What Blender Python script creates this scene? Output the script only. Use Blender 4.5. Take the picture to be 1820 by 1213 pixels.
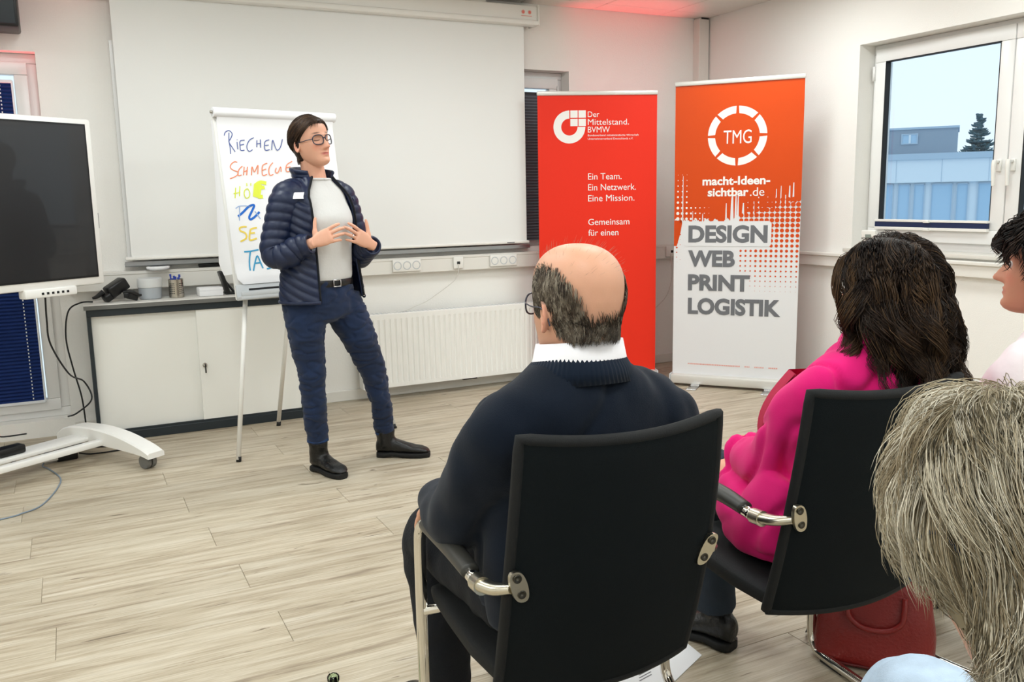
import bpy, bmesh, math, random
import numpy as np
from mathutils import Matrix, Vector, noise

random.seed(7); rng = np.random.default_rng(7)
SC = bpy.context.scene; COL = SC.collection
for o in list(bpy.data.objects): bpy.data.objects.remove(o)

# ---------------------------------------------------------------- camera
cam_d = bpy.data.cameras.new('camera'); cam = bpy.data.objects.new('camera', cam_d); COL.objects.link(cam)
cam_d.sensor_fit = 'HORIZONTAL'; cam_d.sensor_width = 36.0; cam_d.lens = 36.0*1560/1820
cam_d.clip_start = 0.05; cam_d.clip_end = 200
CR = np.array([[.893728, .088386, -.439816], [-.448240, .136208, -.883475], [-.018181, .986730, .161351]])
cam.matrix_world = Matrix(((CR[0,0],CR[0,1],CR[0,2],0), (CR[1,0],CR[1,1],CR[1,2],0), (CR[2,0],CR[2,1],CR[2,2],1.36), (0,0,0,1)))
SC.camera = cam

# ---------------------------------------------------------------- sky, lamps, exposure
wd = bpy.data.worlds.new('overcast_sky'); SC.world = wd; wd.use_nodes = True
wn = wd.node_tree.nodes; wl = wd.node_tree.links
wn['Background'].inputs['Color'].default_value = (0.88, 0.94, 0.97, 1); wn['Background'].inputs['Strength'].default_value = 1.2
vs = SC.view_settings; vs.view_transform = 'Standard'; vs.look = 'None'; vs.gamma = 1.0; vs.use_curve_mapping = False
vs.exposure = 0.0
SC.display_settings.display_device = 'sRGB'
LAMP_W = 12.3
LAMP_SPOTS = [(x, y) for y in (-.9, 0.9, 2.7, 4.25) for x in (-1.5, 0.25, 2.0, 3.75)]
def area_lamp(name, loc, sx, sy, power, color):
    d = bpy.data.lights.new(name, 'AREA'); d.shape = 'RECTANGLE'; d.size = sx; d.size_y = sy; d.energy = power; d.color = color
    o = bpy.data.objects.new(name, d); COL.objects.link(o); o.location = loc
    return o
for (x, y) in LAMP_SPOTS:
    area_lamp('ceiling_panel_light', (x, y, 2.695), .56, .56, LAMP_W, (.85, .955, 1.0))

# ---------------------------------------------------------------- helpers
def lin(c):
    if isinstance(c, str): c = tuple(int(c[i:i+2], 16)/255 for i in (0, 2, 4))
    return tuple((v/12.92 if v <= .04045 else ((v+.055)/1.055)**2.4) for v in c[:3])
MATS = {}
def mat(name, color, rough=.5, metal=0., spec=.5, bump=None, vary=None, attr=False, sss=0., coat=0., sheen=0., trans=0., emit=None, stretch=None, ior=1.45, brick=None):
    """procedural Principled material; bump=(scale,strength); vary=(scale,amount) brightness noise; attr -> colour from 'col'"""
    m = bpy.data.materials.new(name); m.use_nodes = True; MATS[name] = m
    nt = m.node_tree; N = nt.nodes; L = nt.links; b = N['Principled BSDF']
    c = lin(color) if not attr else (1, 1, 1)
    b.inputs['Base Color'].default_value = (*c, 1); b.inputs['Roughness'].default_value = rough; b.inputs['Metallic'].default_value = metal
    b.inputs['Specular IOR Level'].default_value = spec; b.inputs['IOR'].default_value = ior
    if sss: b.inputs['Subsurface Weight'].default_value = sss; b.inputs['Subsurface Radius'].default_value = (.012, .005, .003); b.inputs['Subsurface Scale'].default_value = .6
    if coat: b.inputs['Coat Weight'].default_value = coat
    if sheen: b.inputs['Sheen Weight'].default_value = sheen; b.inputs['Sheen Roughness'].default_value = .5
    if trans: b.inputs['Transmission Weight'].default_value = trans
    if emit: b.inputs['Emission Color'].default_value = (*lin(emit[0]), 1); b.inputs['Emission Strength'].default_value = emit[1]
    tc = N.new('ShaderNodeTexCoord'); src = tc.outputs['Object']
    if stretch:
        mp = N.new('ShaderNodeMapping'); mp.inputs['Scale'].default_value = stretch; L.new(src, mp.inputs['Vector']); src = mp.outputs['Vector']
    colsock = None
    if attr:
        a = N.new('ShaderNodeVertexColor'); a.layer_name = 'col'; colsock = a.outputs['Color']; L.new(colsock, b.inputs['Base Color'])
    if vary:
        n = N.new('ShaderNodeTexNoise'); n.inputs['Scale'].default_value = vary[0]; n.inputs['Detail'].default_value = 4; L.new(src, n.inputs['Vector'])
        r = N.new('ShaderNodeMapRange'); r.inputs['To Min'].default_value = 1-vary[1]; r.inputs['To Max'].default_value = 1+vary[1]; r.inputs['From Min'].default_value = .25; r.inputs['From Max'].default_value = .75
        L.new(n.outputs['Fac'], r.inputs['Value'])
        mx = N.new('ShaderNodeMix'); mx.data_type = 'RGBA'; mx.blend_type = 'MULTIPLY'; mx.inputs['Factor'].default_value = 1
        if colsock is not None: L.new(colsock, mx.inputs[6])
        else: mx.inputs[6].default_value = (*c, 1)
        L.new(r.outputs['Result'], mx.inputs[7]); L.new(mx.outputs[2], b.inputs['Base Color'])
    if bump:
        n = N.new('ShaderNodeTexNoise'); n.inputs['Scale'].default_value = bump[0]; n.inputs['Detail'].default_value = 3; L.new(src, n.inputs['Vector'])
        bp = N.new('ShaderNodeBump'); bp.inputs['Strength'].default_value = bump[1]; bp.inputs['Distance'].default_value = .01
        L.new(n.outputs['Fac'], bp.inputs['Height']); L.new(bp.outputs['Normal'], b.inputs['Normal'])
    return m

def knit(name, color, ribs, axis='X', depth=.5, rough=.9, sheen=.3, vary=None):
    m = mat(name, color, rough, spec=.2, sheen=sheen, vary=vary)
    N = m.node_tree.nodes; L = m.node_tree.links; b = N['Principled BSDF']
    tc = N.new('ShaderNodeTexCoord'); w = N.new('ShaderNodeTexWave'); w.bands_direction = axis; w.inputs['Scale'].default_value = ribs; w.inputs['Distortion'].default_value = .4
    L.new(tc.outputs['Object'], w.inputs['Vector'])
    bp = N.new('ShaderNodeBump'); bp.inputs['Strength'].default_value = depth; bp.inputs['Distance'].default_value = .003
    L.new(w.outputs['Fac'], bp.inputs['Height']); L.new(bp.outputs['Normal'], b.inputs['Normal'])
    return m

def raw(name, V, F, m, smooth=True):
    me = bpy.data.meshes.new(name); V = np.asarray(V, float)
    if isinstance(F, np.ndarray):
        k = F.shape[1]; me.vertices.add(len(V)); me.vertices.foreach_set('co', V.astype(np.float32).ravel())
        me.loops.add(F.size); me.loops.foreach_set('vertex_index', F.astype(np.int32).ravel())
        me.polygons.add(len(F)); me.polygons.foreach_set('loop_start', np.arange(0, F.size, k, dtype=np.int32))
        try: me.polygons.foreach_set('loop_total', np.full(len(F), k, np.int32))
        except Exception: pass
        me.update(calc_edges=True)
    else:
        me.from_pydata(V.tolist(), [], [tuple(map(int, f)) for f in F]); me.update()
    me.validate()
    if smooth: me.polygons.foreach_set('use_smooth', np.ones(len(me.polygons), bool))
    if m is not None: me.materials.append(m if not isinstance(m, str) else MATS[m])
    return me
def fixn(me):
    bm = bmesh.new(); bm.from_mesh(me); bmesh.ops.recalc_face_normals(bm, faces=bm.faces); bm.to_mesh(me); bm.free()
def origin(p):
    v = np.zeros(3)
    while p is not None: v += np.array(p.location); p = p.parent
    return v
def obj(name, me, parent=None, loc=None):
    o = bpy.data.objects.new(name, me); COL.objects.link(o)
    if parent is not None: o.parent = parent
    if loc is not None: o.location = loc
    return o
def mk(name, VF, m, parent=None, smooth=True, fix=True, sharp=None):
    """mesh object in its parent's local coordinates"""
    me = raw(name, VF[0], VF[1], m, smooth)
    if fix: fixn(me)
    o = obj(name, me, parent)
    if sharp is not None: autosmooth(o, sharp)
    return o
def wmk(name, VF, m, parent, smooth=True, fix=True, sharp=None):
    """mesh given in world coordinates under an unrotated parent"""
    return mk(name, (np.asarray(VF[0])-origin(parent), VF[1]), m, parent, smooth, fix, sharp)
def autosmooth(o, deg):
    me = o.data; bm = bmesh.new(); bm.from_mesh(me); a = math.radians(deg)
    for e in bm.edges: e.smooth = (len(e.link_faces) == 2 and e.calc_face_angle(0) < a)
    bm.to_mesh(me); bm.free()
def thing(name, label, cat, loc=(0, 0, 0), rz=0., group=None):
    o = bpy.data.objects.new(name, None); COL.objects.link(o); o.location = loc; o.rotation_euler = (0, 0, rz); o.empty_display_size = .05
    tag(o, label, cat, group); return o
def tag(o, label, cat, group=None):
    o['label'] = label; o['category'] = cat
    if group: o['group'] = group
    return o
def struct(o): o['kind'] = 'structure'; return o
def copy_tree(root, loc, rz, label, group=None):
    r = root.copy(); COL.objects.link(r); r.location = loc; r.rotation_euler = (0, 0, rz); r['label'] = label
    if group: r['group'] = group
    for ch in list(root.children):
        c = ch.copy(); COL.objects.link(c); c.parent = r
        for g in list(ch.children):
            d = g.copy(); COL.objects.link(d); d.parent = c
    return r

def box(lo, hi, bev=0., seg=2):
    bm = bmesh.new(); bmesh.ops.create_cube(bm, size=1)
    lo = np.array(lo, float); hi = np.array(hi, float); c = (lo+hi)/2; s = hi-lo
    for v in bm.verts: v.co = Vector(c+np.array(v.co)*s)
    if bev > 0: bmesh.ops.bevel(bm, geom=list(bm.edges), offset=min(bev, min(s)*.49), segments=seg, affect='EDGES', profile=.5)
    V = [tuple(v.co) for v in bm.verts]; bm.verts.index_update(); F = [tuple(v.index for v in f.verts) for f in bm.faces]; bm.free()
    return np.array(V), F
def join(parts):
    Vs, Fs, n = [], [], 0
    for V, F in parts:
        Vs.append(np.asarray(V, float)); Fs += [tuple(int(i)+n for i in f) for f in F]; n += len(V)
    return np.concatenate(Vs), Fs
def xf(VF, M): V = np.asarray(VF[0]); M = np.array(M); return V@M[:3, :3].T+M[:3, 3], VF[1]
def mvt(VF, t): return np.asarray(VF[0])+np.array(t), VF[1]
def settle(root, z):
    """drop a thing so that its lowest point rests at height z"""
    lo = min((c.matrix_basis@v.co).z for c in root.children if c.type == 'MESH' for v in c.data.vertices); root.location.z = z-lo+.0004
def keep_parent(o, p):
    bpy.context.view_layer.update(); o.parent = p; o.matrix_parent_inverse = p.matrix_world.inverted()
    for k in ('label', 'category'):
        if k in o: del o[k]
def rotz(a): return np.array(Matrix.Rotation(a, 4, 'Z'))
def frame(o, x, y, z): M = np.eye(4); M[:3, 0] = x; M[:3, 1] = y; M[:3, 2] = z; M[:3, 3] = o; return M
def unit(v): v = np.asarray(v, float); return v/np.maximum(np.linalg.norm(v, axis=-1, keepdims=True), 1e-9)
def loft(rings, cap=True, closed=True):
    R = np.asarray(rings, float); m, n, _ = R.shape; F = []
    for i in range(m-1):
        for j in range(n if closed else n-1):
            k = (j+1) % n; F.append((i*n+j, i*n+k, (i+1)*n+k, (i+1)*n+j))
    V = R.reshape(-1, 3)
    if cap and closed:
        V = np.vstack([V, R[0].mean(0), R[-1].mean(0)]); a = m*n
        for j in range(n):
            k = (j+1) % n; F.append((a, k, j)); F.append((a+1, (m-1)*n+j, (m-1)*n+k))
    return V, F
def cr(P, k=8, closed=False):
    """Catmull-Rom smoothing of any-dimensional control points"""
    P = np.asarray(P, float)
    if P.ndim == 1: P = P[:, None]
    n = len(P); out = []
    for i in range(n-1):
        p0 = P[max(i-1, 0)]; p1 = P[i]; p2 = P[i+1]; p3 = P[min(i+2, n-1)]
        for t in np.linspace(0, 1, k, endpoint=False):
            out.append(.5*((2*p1)+(-p0+p2)*t+(2*p0-5*p1+4*p2-p3)*t*t+(-p0+3*p1-3*p2+p3)*t**3))
    out.append(P[-1]); return np.array(out)
def frames(P):
    P = np.asarray(P, float); T = unit(np.gradient(P, axis=0)); up = np.array([0, 0, 1.]) if abs(T[0][2]) < .9 else np.array([1., 0, 0])
    u = unit(np.cross(T[0], up)); U = [u]
    for i in range(1, len(P)):
        u = U[-1]-T[i]*(U[-1]@T[i]); U.append(unit(u))
    U = np.array(U); return T, U, np.cross(T, U)
def tube(P, r, n=10, cap=True, flat=None):
    P = np.asarray(P, float); r = np.broadcast_to(np.asarray(r, float), (len(P),)); T, U, W = frames(P)
    a = np.linspace(0, 2*np.pi, n, endpoint=False); f = 1 if flat is None else flat
    R = P[:, None]+r[:, None, None]*(np.cos(a)[None, :, None]*U[:, None]+f*np.sin(a)[None, :, None]*W[:, None])
    return loft(R, cap)
def stube(P, r, n=10, k=8, flat=None):
    """smoothed tube; r scalar or one radius per control point"""
    P = np.asarray(P, float); Q = cr(P, k); rr = np.full(len(Q), r) if np.isscalar(r) else cr(np.asarray(r), k)[:, 0]
    return tube(Q, rr, n, True, flat)
def lathe(prof, n=24, c=(0, 0, 0)):
    a = np.linspace(0, 2*np.pi, n, endpoint=False)
    R = [[(c[0]+r*math.cos(t), c[1]+r*math.sin(t), c[2]+z) for t in a] for r, z in prof]
    return loft(R, True)
def sell(c, ux, uy, a, b1, b2, n=40, p=2.3):
    """superellipse ring about c: half-width a along ux, b1 to +uy, b2 to -uy; angle 0 = +uy, turning to +ux"""
    t = np.linspace(0, 2*np.pi, n, endpoint=False); s, co = np.sin(t), np.cos(t)
    x = np.sign(s)*np.abs(s)**(2/p)*a; y = np.sign(co)*np.abs(co)**(2/p)*np.where(co > 0, b1, b2)
    return np.asarray(c)+x[:, None]*np.asarray(ux)+y[:, None]*np.asarray(uy)
def voxel(parts, vs, it=6, fac=.5):
    me = raw('tmp', *join(parts), None); fixn(me); o = bpy.data.objects.new('tmp', me); COL.objects.link(o)
    m = o.modifiers.new('r', 'REMESH'); m.mode = 'VOXEL'; m.voxel_size = vs
    if it: s = o.modifiers.new('s', 'SMOOTH'); s.factor = fac; s.iterations = it
    dg = bpy.context.evaluated_depsgraph_get(); e = o.evaluated_get(dg); m2 = e.to_mesh()
    V = np.empty(len(m2.vertices)*3, np.float32); m2.vertices.foreach_get('co', V); V = V.reshape(-1, 3).astype(float)
    lt = np.empty(len(m2.loops), np.int32); m2.loops.foreach_get('vertex_index', lt); F = lt.reshape(-1, 4)
    e.to_mesh_clear(); bpy.data.objects.remove(o); bpy.data.meshes.remove(me)
    return V, F.copy()
def vcol(o, C):
    """per-vertex colour (linear rgb) as attribute 'col'"""
    a = o.data.color_attributes.new('col', 'FLOAT_COLOR', 'POINT'); C = np.asarray(C, np.float32)
    a.data.foreach_set('color', np.hstack([C, np.ones((len(C), 1), np.float32)]).ravel())
def vnoise(V, scale, seed=0.):
    return np.array([noise.noise(Vector((v[0]*scale+seed, v[1]*scale, v[2]*scale))) for v in V])
def vnormals(V, F):
    me = raw('n', V, F, None); N = np.empty(len(V)*3, np.float32); me.vertices.foreach_get('normal', N); bpy.data.meshes.remove(me); return N.reshape(-1, 3).astype(float)
def rumple(VF, amp, scale, seed=0., stretch=(1, 1, 1)):
    V, F = VF; N = vnormals(V, F); return V+N*(vnoise(V*np.array(stretch), scale, seed)*amp)[:, None], F
def folds(VF, amp, scale, width, seed=0., stretch=(1, 1, 1)):
    """press crease lines into cloth along the zero lines of a noise field"""
    V, F = VF; N = vnormals(V, F); n = vnoise(V*np.array(stretch), scale, seed); return V-N*(amp*np.exp(-(n/width)**2)-amp*.3)[:, None], F
_fontcache = {}
def text_vf(s, bold=0.):
    cu = bpy.data.curves.new('txt', 'FONT'); cu.body = s; cu.size = 1; cu.offset = bold; cu.resolution_u = 4
    o = bpy.data.objects.new('txt', cu); COL.objects.link(o); dg = bpy.context.evaluated_depsgraph_get(); dg.update()
    e = o.evaluated_get(dg); me = e.to_mesh(); V = np.array([v.co[:] for v in me.vertices]); F = [tuple(p.vertices) for p in me.polygons]
    e.to_mesh_clear(); bpy.data.objects.remove(o); bpy.data.curves.remove(cu); return V, F
def capheight(bold):
    if bold not in _fontcache: V = text_vf('H', bold)[0]; _fontcache[bold] = (V[:, 1].min(), V[:, 1].max())
    return _fontcache[bold]
def fit_text(s, x0, x1, base, cap, y, bold=0.):
    """text standing in the x-z plane at depth y, facing -y"""
    V, F = text_vf(s, bold); lo, hi = capheight(bold)
    X = x0+(V[:, 0]-V[:, 0].min())/(V[:, 0].max()-V[:, 0].min())*(x1-x0); Z = base+(V[:, 1]-lo)/(hi-lo)*cap
    return np.stack([X, np.full(len(X), y), Z], 1), F
def disc(cx, cz, r, y, n=8): a = np.linspace(0, 2*np.pi, n, endpoint=False); return [(cx+r*math.cos(t), y, cz+r*math.sin(t)) for t in a]
def poly_flat(pts, y): return [(p[0], y, p[1]) for p in pts], [tuple(range(len(pts)))]
# ---------------------------------------------------------------- materials
mat('wall_paint', 'F3F1EC', .85, spec=.2, bump=(160, .18))
mat('ceiling_tile', 'E6E2DA', .95, spec=.1, bump=(90, .25))
mat('white_plastic', 'ECEAE4', .35, vary=(3, .02)); mat('upvc', 'EBEAE8', .3); mat('radiator_white', 'F2F1EC', .35)
mat('duct_white', 'E6E3DC', .4); mat('sill', 'D9D6CE', .4)
mat('ceiling_grid', '8E8A84', .8); mat('rail_white', 'DAD8D2', .35, metal=.3); mat('screen_fabric', 'ECECEA', .9, spec=.1); mat('screen_case', 'EDEBE6', .4)
mat('whiteboard', 'F0F0EE', .15); mat('aluminium', 'A9ADB2', .35, metal=.85, stretch=(1, 1, 60), bump=(20, .05))
mat('chrome', 'E2DED6', .1, metal=1.); mat('satin_metal', 'CFC9B8', .28, metal=1., bump=(60, .03)); mat('steel', 'B9B4AA', .3, metal=1.)
mat('anthracite', '232B30', .5, vary=(4, .06)); mat('cream', 'F2F1EB', .45, vary=(2, .015)); mat('cab_top', 'E2E0DA', .4); mat('tub_grey', 'AEB4BA', .45)
mat('black_plastic', '0E0F10', .4, vary=(30, .1)); mat('black_rubber', '1B1B1C', .6); mat('grey_rubber', '6E6E6B', .6)
mat('tv_white', 'EFEEEA', .3); mat('tv_glass', '1B1B1D', .34, spec=.6, coat=.3)
mat('blind_blue', '12306F', .8, vary=(12, .08)); mat('blind_dark', '6A7078', .8); mat('dot_white', 'E8ECEF', .5)
mat('paper', 'F0F0F2', .8, vary=(6, .012)); mat('paper_print', 'C9C9C8', .8)
mat('light_grey', 'C7CACC', .45); mat('lid_grey', 'D3D5D5', .45); mat('cup_steel', 'B7B1A6', .25, metal=1.); mat('pen_blue', '1B3A9C', .4)
mat('red_print', 'EA2F18', .5, spec=.3, vary=(2, .02)); mat('orange_print', 'D24700', .42, spec=.35, vary=(1.5, .04)); mat('white_print', 'F3F0EC', .4); mat('banner_white', 'E4E4E6', .35); mat('grey_print', '6C6E73', .5); mat('pale_red_print', 'E9A79C', .6)
mat('chair_mesh', '0A1114', .85, spec=.2, stretch=(1, .3, 1), bump=(900, .35), vary=(5, .12)); mat('chair_seat', '0B0E10', .8, bump=(500, .2)); mat('arm_pad', '3A3935', .42, vary=(20, .06))
mat('bolt_dark', '4B4841', .35, metal=1.)
mat('skin', 'E0AB90', .45, attr=True, sss=.12, spec=.4, bump=(350, .04))
mat('hair', '3A2A1E', .5, attr=True, spec=.3); mat('hair_soft', '3A2A1E', .6, attr=True, spec=.25)
mat('jacket_navy', '192440', .42, spec=.45, bump=(60, .10), vary=(9, .1)); mat('tee_white', 'D2D1CF', .85, bump=(60, .12), sheen=.1)
mat('denim', '0B2040', .85, bump=(420, .25), vary=(7, .35), sheen=.1); mat('denim_hem', '1B3760', .85)
mat('leather_black', '0A0A0A', .36, bump=(90, .25), spec=.5); mat('sole_black', '0C0C0C', .7)
mat('sweater_navy', '0B1523', .9, spec=.2, sheen=.1, vary=(8, .12), bump=(600, .2)); knit('rib_navy', '0E1A2A', 3, 'X', .0, sheen=.12)
mat('shirt_white', 'F2F0F4', .8, bump=(80, .1)); mat('trouser_black', '07080D', .85, vary=(9, .15), bump=(200, .2)); mat('trouser_navy', '080D16', .85, vary=(9, .2), bump=(200, .2))
mat('wool_pink', 'DE0A73', .92, bump=(500, .08), sheen=.1, vary=(10, .05)); mat('lining_pink', 'B4073F', .7)
mat('jeans_grey', '1E2935', .85, bump=(400, .25), vary=(14, .25)); mat('jeans_dark', '0A0E16', .85, bump=(300, .2), vary=(9, .2))
mat('jeans_light', 'B9CCE0', .85, bump=(400, .25), vary=(25, .12)); mat('blouse', 'EFE3E6', .7, bump=(40, .1)); mat('scarf_black', '0D0D0F', .8)
mat('specs_dark', '2A2B3C', .25, spec=.6); mat('specs_blue', '3B4A63', .2, spec=.6); mat('silver', 'D8D8DA', .2, metal=1.)
mat('eye_white', 'E9E4DF', .2); mat('iris', '3A2A1C', .2); mat('lash', '1C1412', .7); mat('lip', 'B9605A', .4)
mat('bag_red', '7E1C1A', .38, bump=(120, .25), vary=(5, .1)); mat('bag_dark', '5B1212', .4, bump=(120, .2))
mat('brown_box', '5A2E24', .6); mat('cable_black', '121314', .5); mat('cable_grey', '7F8E9C', .5); mat('cable_white', 'D9D6CF', .5); mat('plug_blue', '2C6FB5', .4)
mat('lcd', '8A938C', .3); mat('navy_bar', '14264D', .5)
mat('facade_white', 'D6E4EE', .7); mat('facade_grey', '8E9FB0', .8); mat('facade_trim', 'A8BFD2', .6); mat('facade_glass', '9FC3DE', .12, spec=.7); mat('pine', '4F6B74', .9, vary=(5, .15)); mat('render_outside', 'B9CBDA', .9)
mat('diffuser', 'FFFFFF', .6, emit=('FFF6E8', 4.0))
for k, c in dict(blue='4E5F9E', orange='EE8A5E', lime='DDE83A', limethick='E2EC4A', palblue='9FB6DC', bold='1668C8', yellow='EFD35A', cyan='3B9CC9').items(): mat('ink_'+k, c, .7)

def glass_mat(name, tint, ior=1.3, rough=.0):
    """thin pane: mostly clear with a Fresnel reflection"""
    m = bpy.data.materials.new(name); m.use_nodes = True; MATS[name] = m; N = m.node_tree.nodes; L = m.node_tree.links; N.clear()
    out = N.new('ShaderNodeOutputMaterial'); t = N.new('ShaderNodeBsdfTransparent'); t.inputs['Color'].default_value = (*tint, 1)
    g = N.new('ShaderNodeBsdfGlossy'); g.inputs['Roughness'].default_value = rough
    f = N.new('ShaderNodeFresnel'); f.inputs['IOR'].default_value = ior; mx = N.new('ShaderNodeMixShader')
    L.new(f.outputs[0], mx.inputs[0]); L.new(t.outputs[0], mx.inputs[1]); L.new(g.outputs[0], mx.inputs[2]); L.new(mx.outputs[0], out.inputs[0])
glass_mat('pane', (.90, .96, 1.0)); glass_mat('lens', (.98, .98, .985), 1.08)
glass_mat('bottle_green', (.80, .93, .78), 1.35)

def wood_floor():
    m = bpy.data.materials.new('oak_laminate'); m.use_nodes = True; MATS['oak_laminate'] = m
    N = m.node_tree.nodes; L = m.node_tree.links; b = N['Principled BSDF']; b.inputs['Roughness'].default_value = .42; b.inputs['Specular IOR Level'].default_value = .35
    tc = N.new('ShaderNodeTexCoord'); oi = N.new('ShaderNodeObjectInfo')
    sc = N.new('ShaderNodeVectorMath'); sc.operation = 'SCALE'; sc.inputs[0].default_value = (37, 19, 11); L.new(oi.outputs['Random'], sc.inputs['Scale'])
    ad = N.new('ShaderNodeVectorMath'); L.new(tc.outputs['Object'], ad.inputs[0]); L.new(sc.outputs[0], ad.inputs[1])
    def nz(scale, xs, ys, det=6, dist=.0, rough=.6):
        mp = N.new('ShaderNodeMapping'); mp.inputs['Scale'].default_value = (xs, ys, 1); L.new(ad.outputs[0], mp.inputs[0])
        n = N.new('ShaderNodeTexNoise'); n.inputs['Scale'].default_value = scale; n.inputs['Detail'].default_value = det; n.inputs['Distortion'].default_value = dist; n.inputs['Roughness'].default_value = rough
        L.new(mp.outputs[0], n.inputs[0]); return n.outputs['Fac']
    def ramp(sock, stops):
        r = N.new('ShaderNodeValToRGB'); L.new(sock, r.inputs[0]); e = r.color_ramp.elements
        e[0].position, e[0].color = stops[0][0], (*lin(stops[0][1]), 1); e[1].position, e[1].color = stops[-1][0], (*lin(stops[-1][1]), 1)
        for p, c in stops[1:-1]: x = e.new(p); x.color = (*lin(c), 1)
        return r.outputs[0]
    def mul(a, bq, f=1.):
        x = N.new('ShaderNodeMix'); x.data_type = 'RGBA'; x.blend_type = 'MULTIPLY'; x.inputs[0].default_value = f; L.new(a, x.inputs[6]); L.new(bq, x.inputs[7]); return x.outputs[2]
    base = ramp(nz(2.2, .9, 11, 5, .6), [(.28, '928472'), (.42, 'B4A791'), (.55, 'C3B8A4'), (.72, 'CEC5B4')])
    fine = ramp(nz(9, .55, 22, 6, .3, .7), [(.3, 'C9C2B8'), (.55, 'FFFFFF'), (.8, 'FFFFFF')])
    knot = ramp(nz(3.1, 1.0, 7.5, 3, 1.6), [(.0, 'FFFFFF'), (.66, 'FFFFFF'), (.72, '9B9186'), (.80, '6F665C')])
    c = mul(mul(base, fine, .75), knot, .85)
    hv = N.new('ShaderNodeHueSaturation'); mr = N.new('ShaderNodeMapRange'); mr.inputs['To Min'].default_value = .93; mr.inputs['To Max'].default_value = 1.06
    L.new(oi.outputs['Random'], mr.inputs[0]); L.new(mr.outputs[0], hv.inputs['Value']); L.new(c, hv.inputs['Color']); L.new(hv.outputs[0], b.inputs['Base Color'])
    bp = N.new('ShaderNodeBump'); bp.inputs['Strength'].default_value = .08; bp.inputs['Distance'].default_value = .002; L.new(nz(30, .4, 8), bp.inputs['Height']); L.new(bp.outputs[0], b.inputs['Normal'])
wood_floor(); mat('floor_joint', '8F8372', .8)
# ---------------------------------------------------------------- room shell
XR, YB, XL, YF, ZC = 4.637, 5.796, -2.6, -2.4, 2.72
floor = struct(mk('floor', box((XL, YF, -.12), (XR, YB, -.004)), 'floor_joint', smooth=False))
PW, PL, G = .2315, 1.285, .0012
plank_cache = {}
def plank_mesh(L, W):
    k = (round(L, 3), round(W, 3))
    if k not in plank_cache: plank_cache[k] = raw('plank', *box((0, 0, -.008), (L, W, 0), .0012, 1), 'oak_laminate', smooth=False)
    return plank_cache[k]
nrow = 0
for k in range(-22, 14):
    y0 = 2.61+PW*k; y1 = y0+PW
    if y1 < YF+.05 or y0 > YB-.01: continue
    y0c, y1c = max(y0, YF), min(y1, YB); xj = .515-.0245*k-(.6425 if k % 2 else 0)
    x = xj-PL*math.ceil((xj-XL)/PL)
    while x < XR:
        a, b2 = max(x, XL), min(x+PL, XR)
        if b2-a > .02: o = obj('plank', plank_mesh(b2-a-G, y1c-y0c-G), floor, (a+G/2, y0c+G/2, 0))
        x += PL
def wall_holes(name, axis, pos, thick, u0, u1, z0, z1, holes, m='wall_paint'):
    """wall in plane axis=pos, thickness outward, with rectangular openings (u0,u1,z0,z1)"""
    us = sorted({u0, u1, *[h[0] for h in holes], *[h[1] for h in holes]}); zs = sorted({z0, z1, *[h[2] for h in holes], *[h[3] for h in holes]}); P = []
    us = [u for u in us if u0 <= u <= u1]; zs = [z for z in zs if z0 <= z <= z1]
    for i in range(len(us)-1):
        for j in range(len(zs)-1):
            cu, cz = (us[i]+us[i+1])/2, (zs[j]+zs[j+1])/2
            if any(h[0] < cu < h[1] and h[2] < cz < h[3] for h in holes): continue
            if axis == 'y': P.append(box((us[i], pos, zs[j]), (us[i+1], pos+thick, zs[j+1])))
            else: P.append(box((pos, us[i], zs[j]), (pos+thick, us[i+1], zs[j+1])))
    V, F = join(P); o = struct(mk(name, (V, F), m, smooth=False)); return o
W1 = (-1.25, -.085, .10, 2.22); W2 = (2.30, 3.394, 1.00, 2.27); W3 = (2.05, 4.228, .985, 2.285)
wall_holes('wall_back', 'y', YB, .28, XL, XR+.28, -.12, 3.0, [W1, W2])
wall_holes('wall_right', 'x', XR, .28, YF, YB, -.12, 3.0, [W3])
wall_holes('wall_left', 'x', XL-.2, .2, YF, YB+.28, -.12, 3.0, [])
wall_holes('wall_front', 'y', YF-.2, .2, XL-.2, XR+.28, -.12, 3.0, [])
ceil = struct(mk('ceiling', box((XL, YF, ZC+.012), (XR, YB, 3.0)), 'ceiling_grid', smooth=False))
tilem = raw('ceiling_panel', *box((.004, .004, 0), (.594, .594, .02), .004, 1), 'ceiling_tile', smooth=False)
tcache = {}
ny = 0
y = 5.60
while y > YF:
    x = 4.193
    while x > XL:
        lamp = any(abs(x-.3-a) < .32 and abs(y-.3-b2) < .32 for a, b2 in LAMP_SPOTS)
        if x-.6 > XL and y-.6 > YF: obj('ceiling_panel', tilem, ceil, (x-.6, y-.6, ZC))
        x -= .6
    y -= .6
for i in range(12):   # cut tiles along the two far walls
    x1 = 4.193-.6*i
    if x1-.6 > XL: mk('ceiling_panel', box((x1-.596, 5.604, ZC), (x1-.004, YB-.004, ZC+.02), .004, 1), 'ceiling_tile', ceil, smooth=False)
    y1 = 5.60-.6*i
    if y1-.6 > YF: mk('ceiling_panel', box((4.197, y1-.596, ZC), (XR-.004, y1-.004, ZC+.02), .004, 1), 'ceiling_tile', ceil, smooth=False)
mk('ceiling_panel', box((4.197, 5.604, ZC), (XR-.004, YB-.004, ZC+.02), .004, 1), 'ceiling_tile', ceil, smooth=False)
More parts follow.
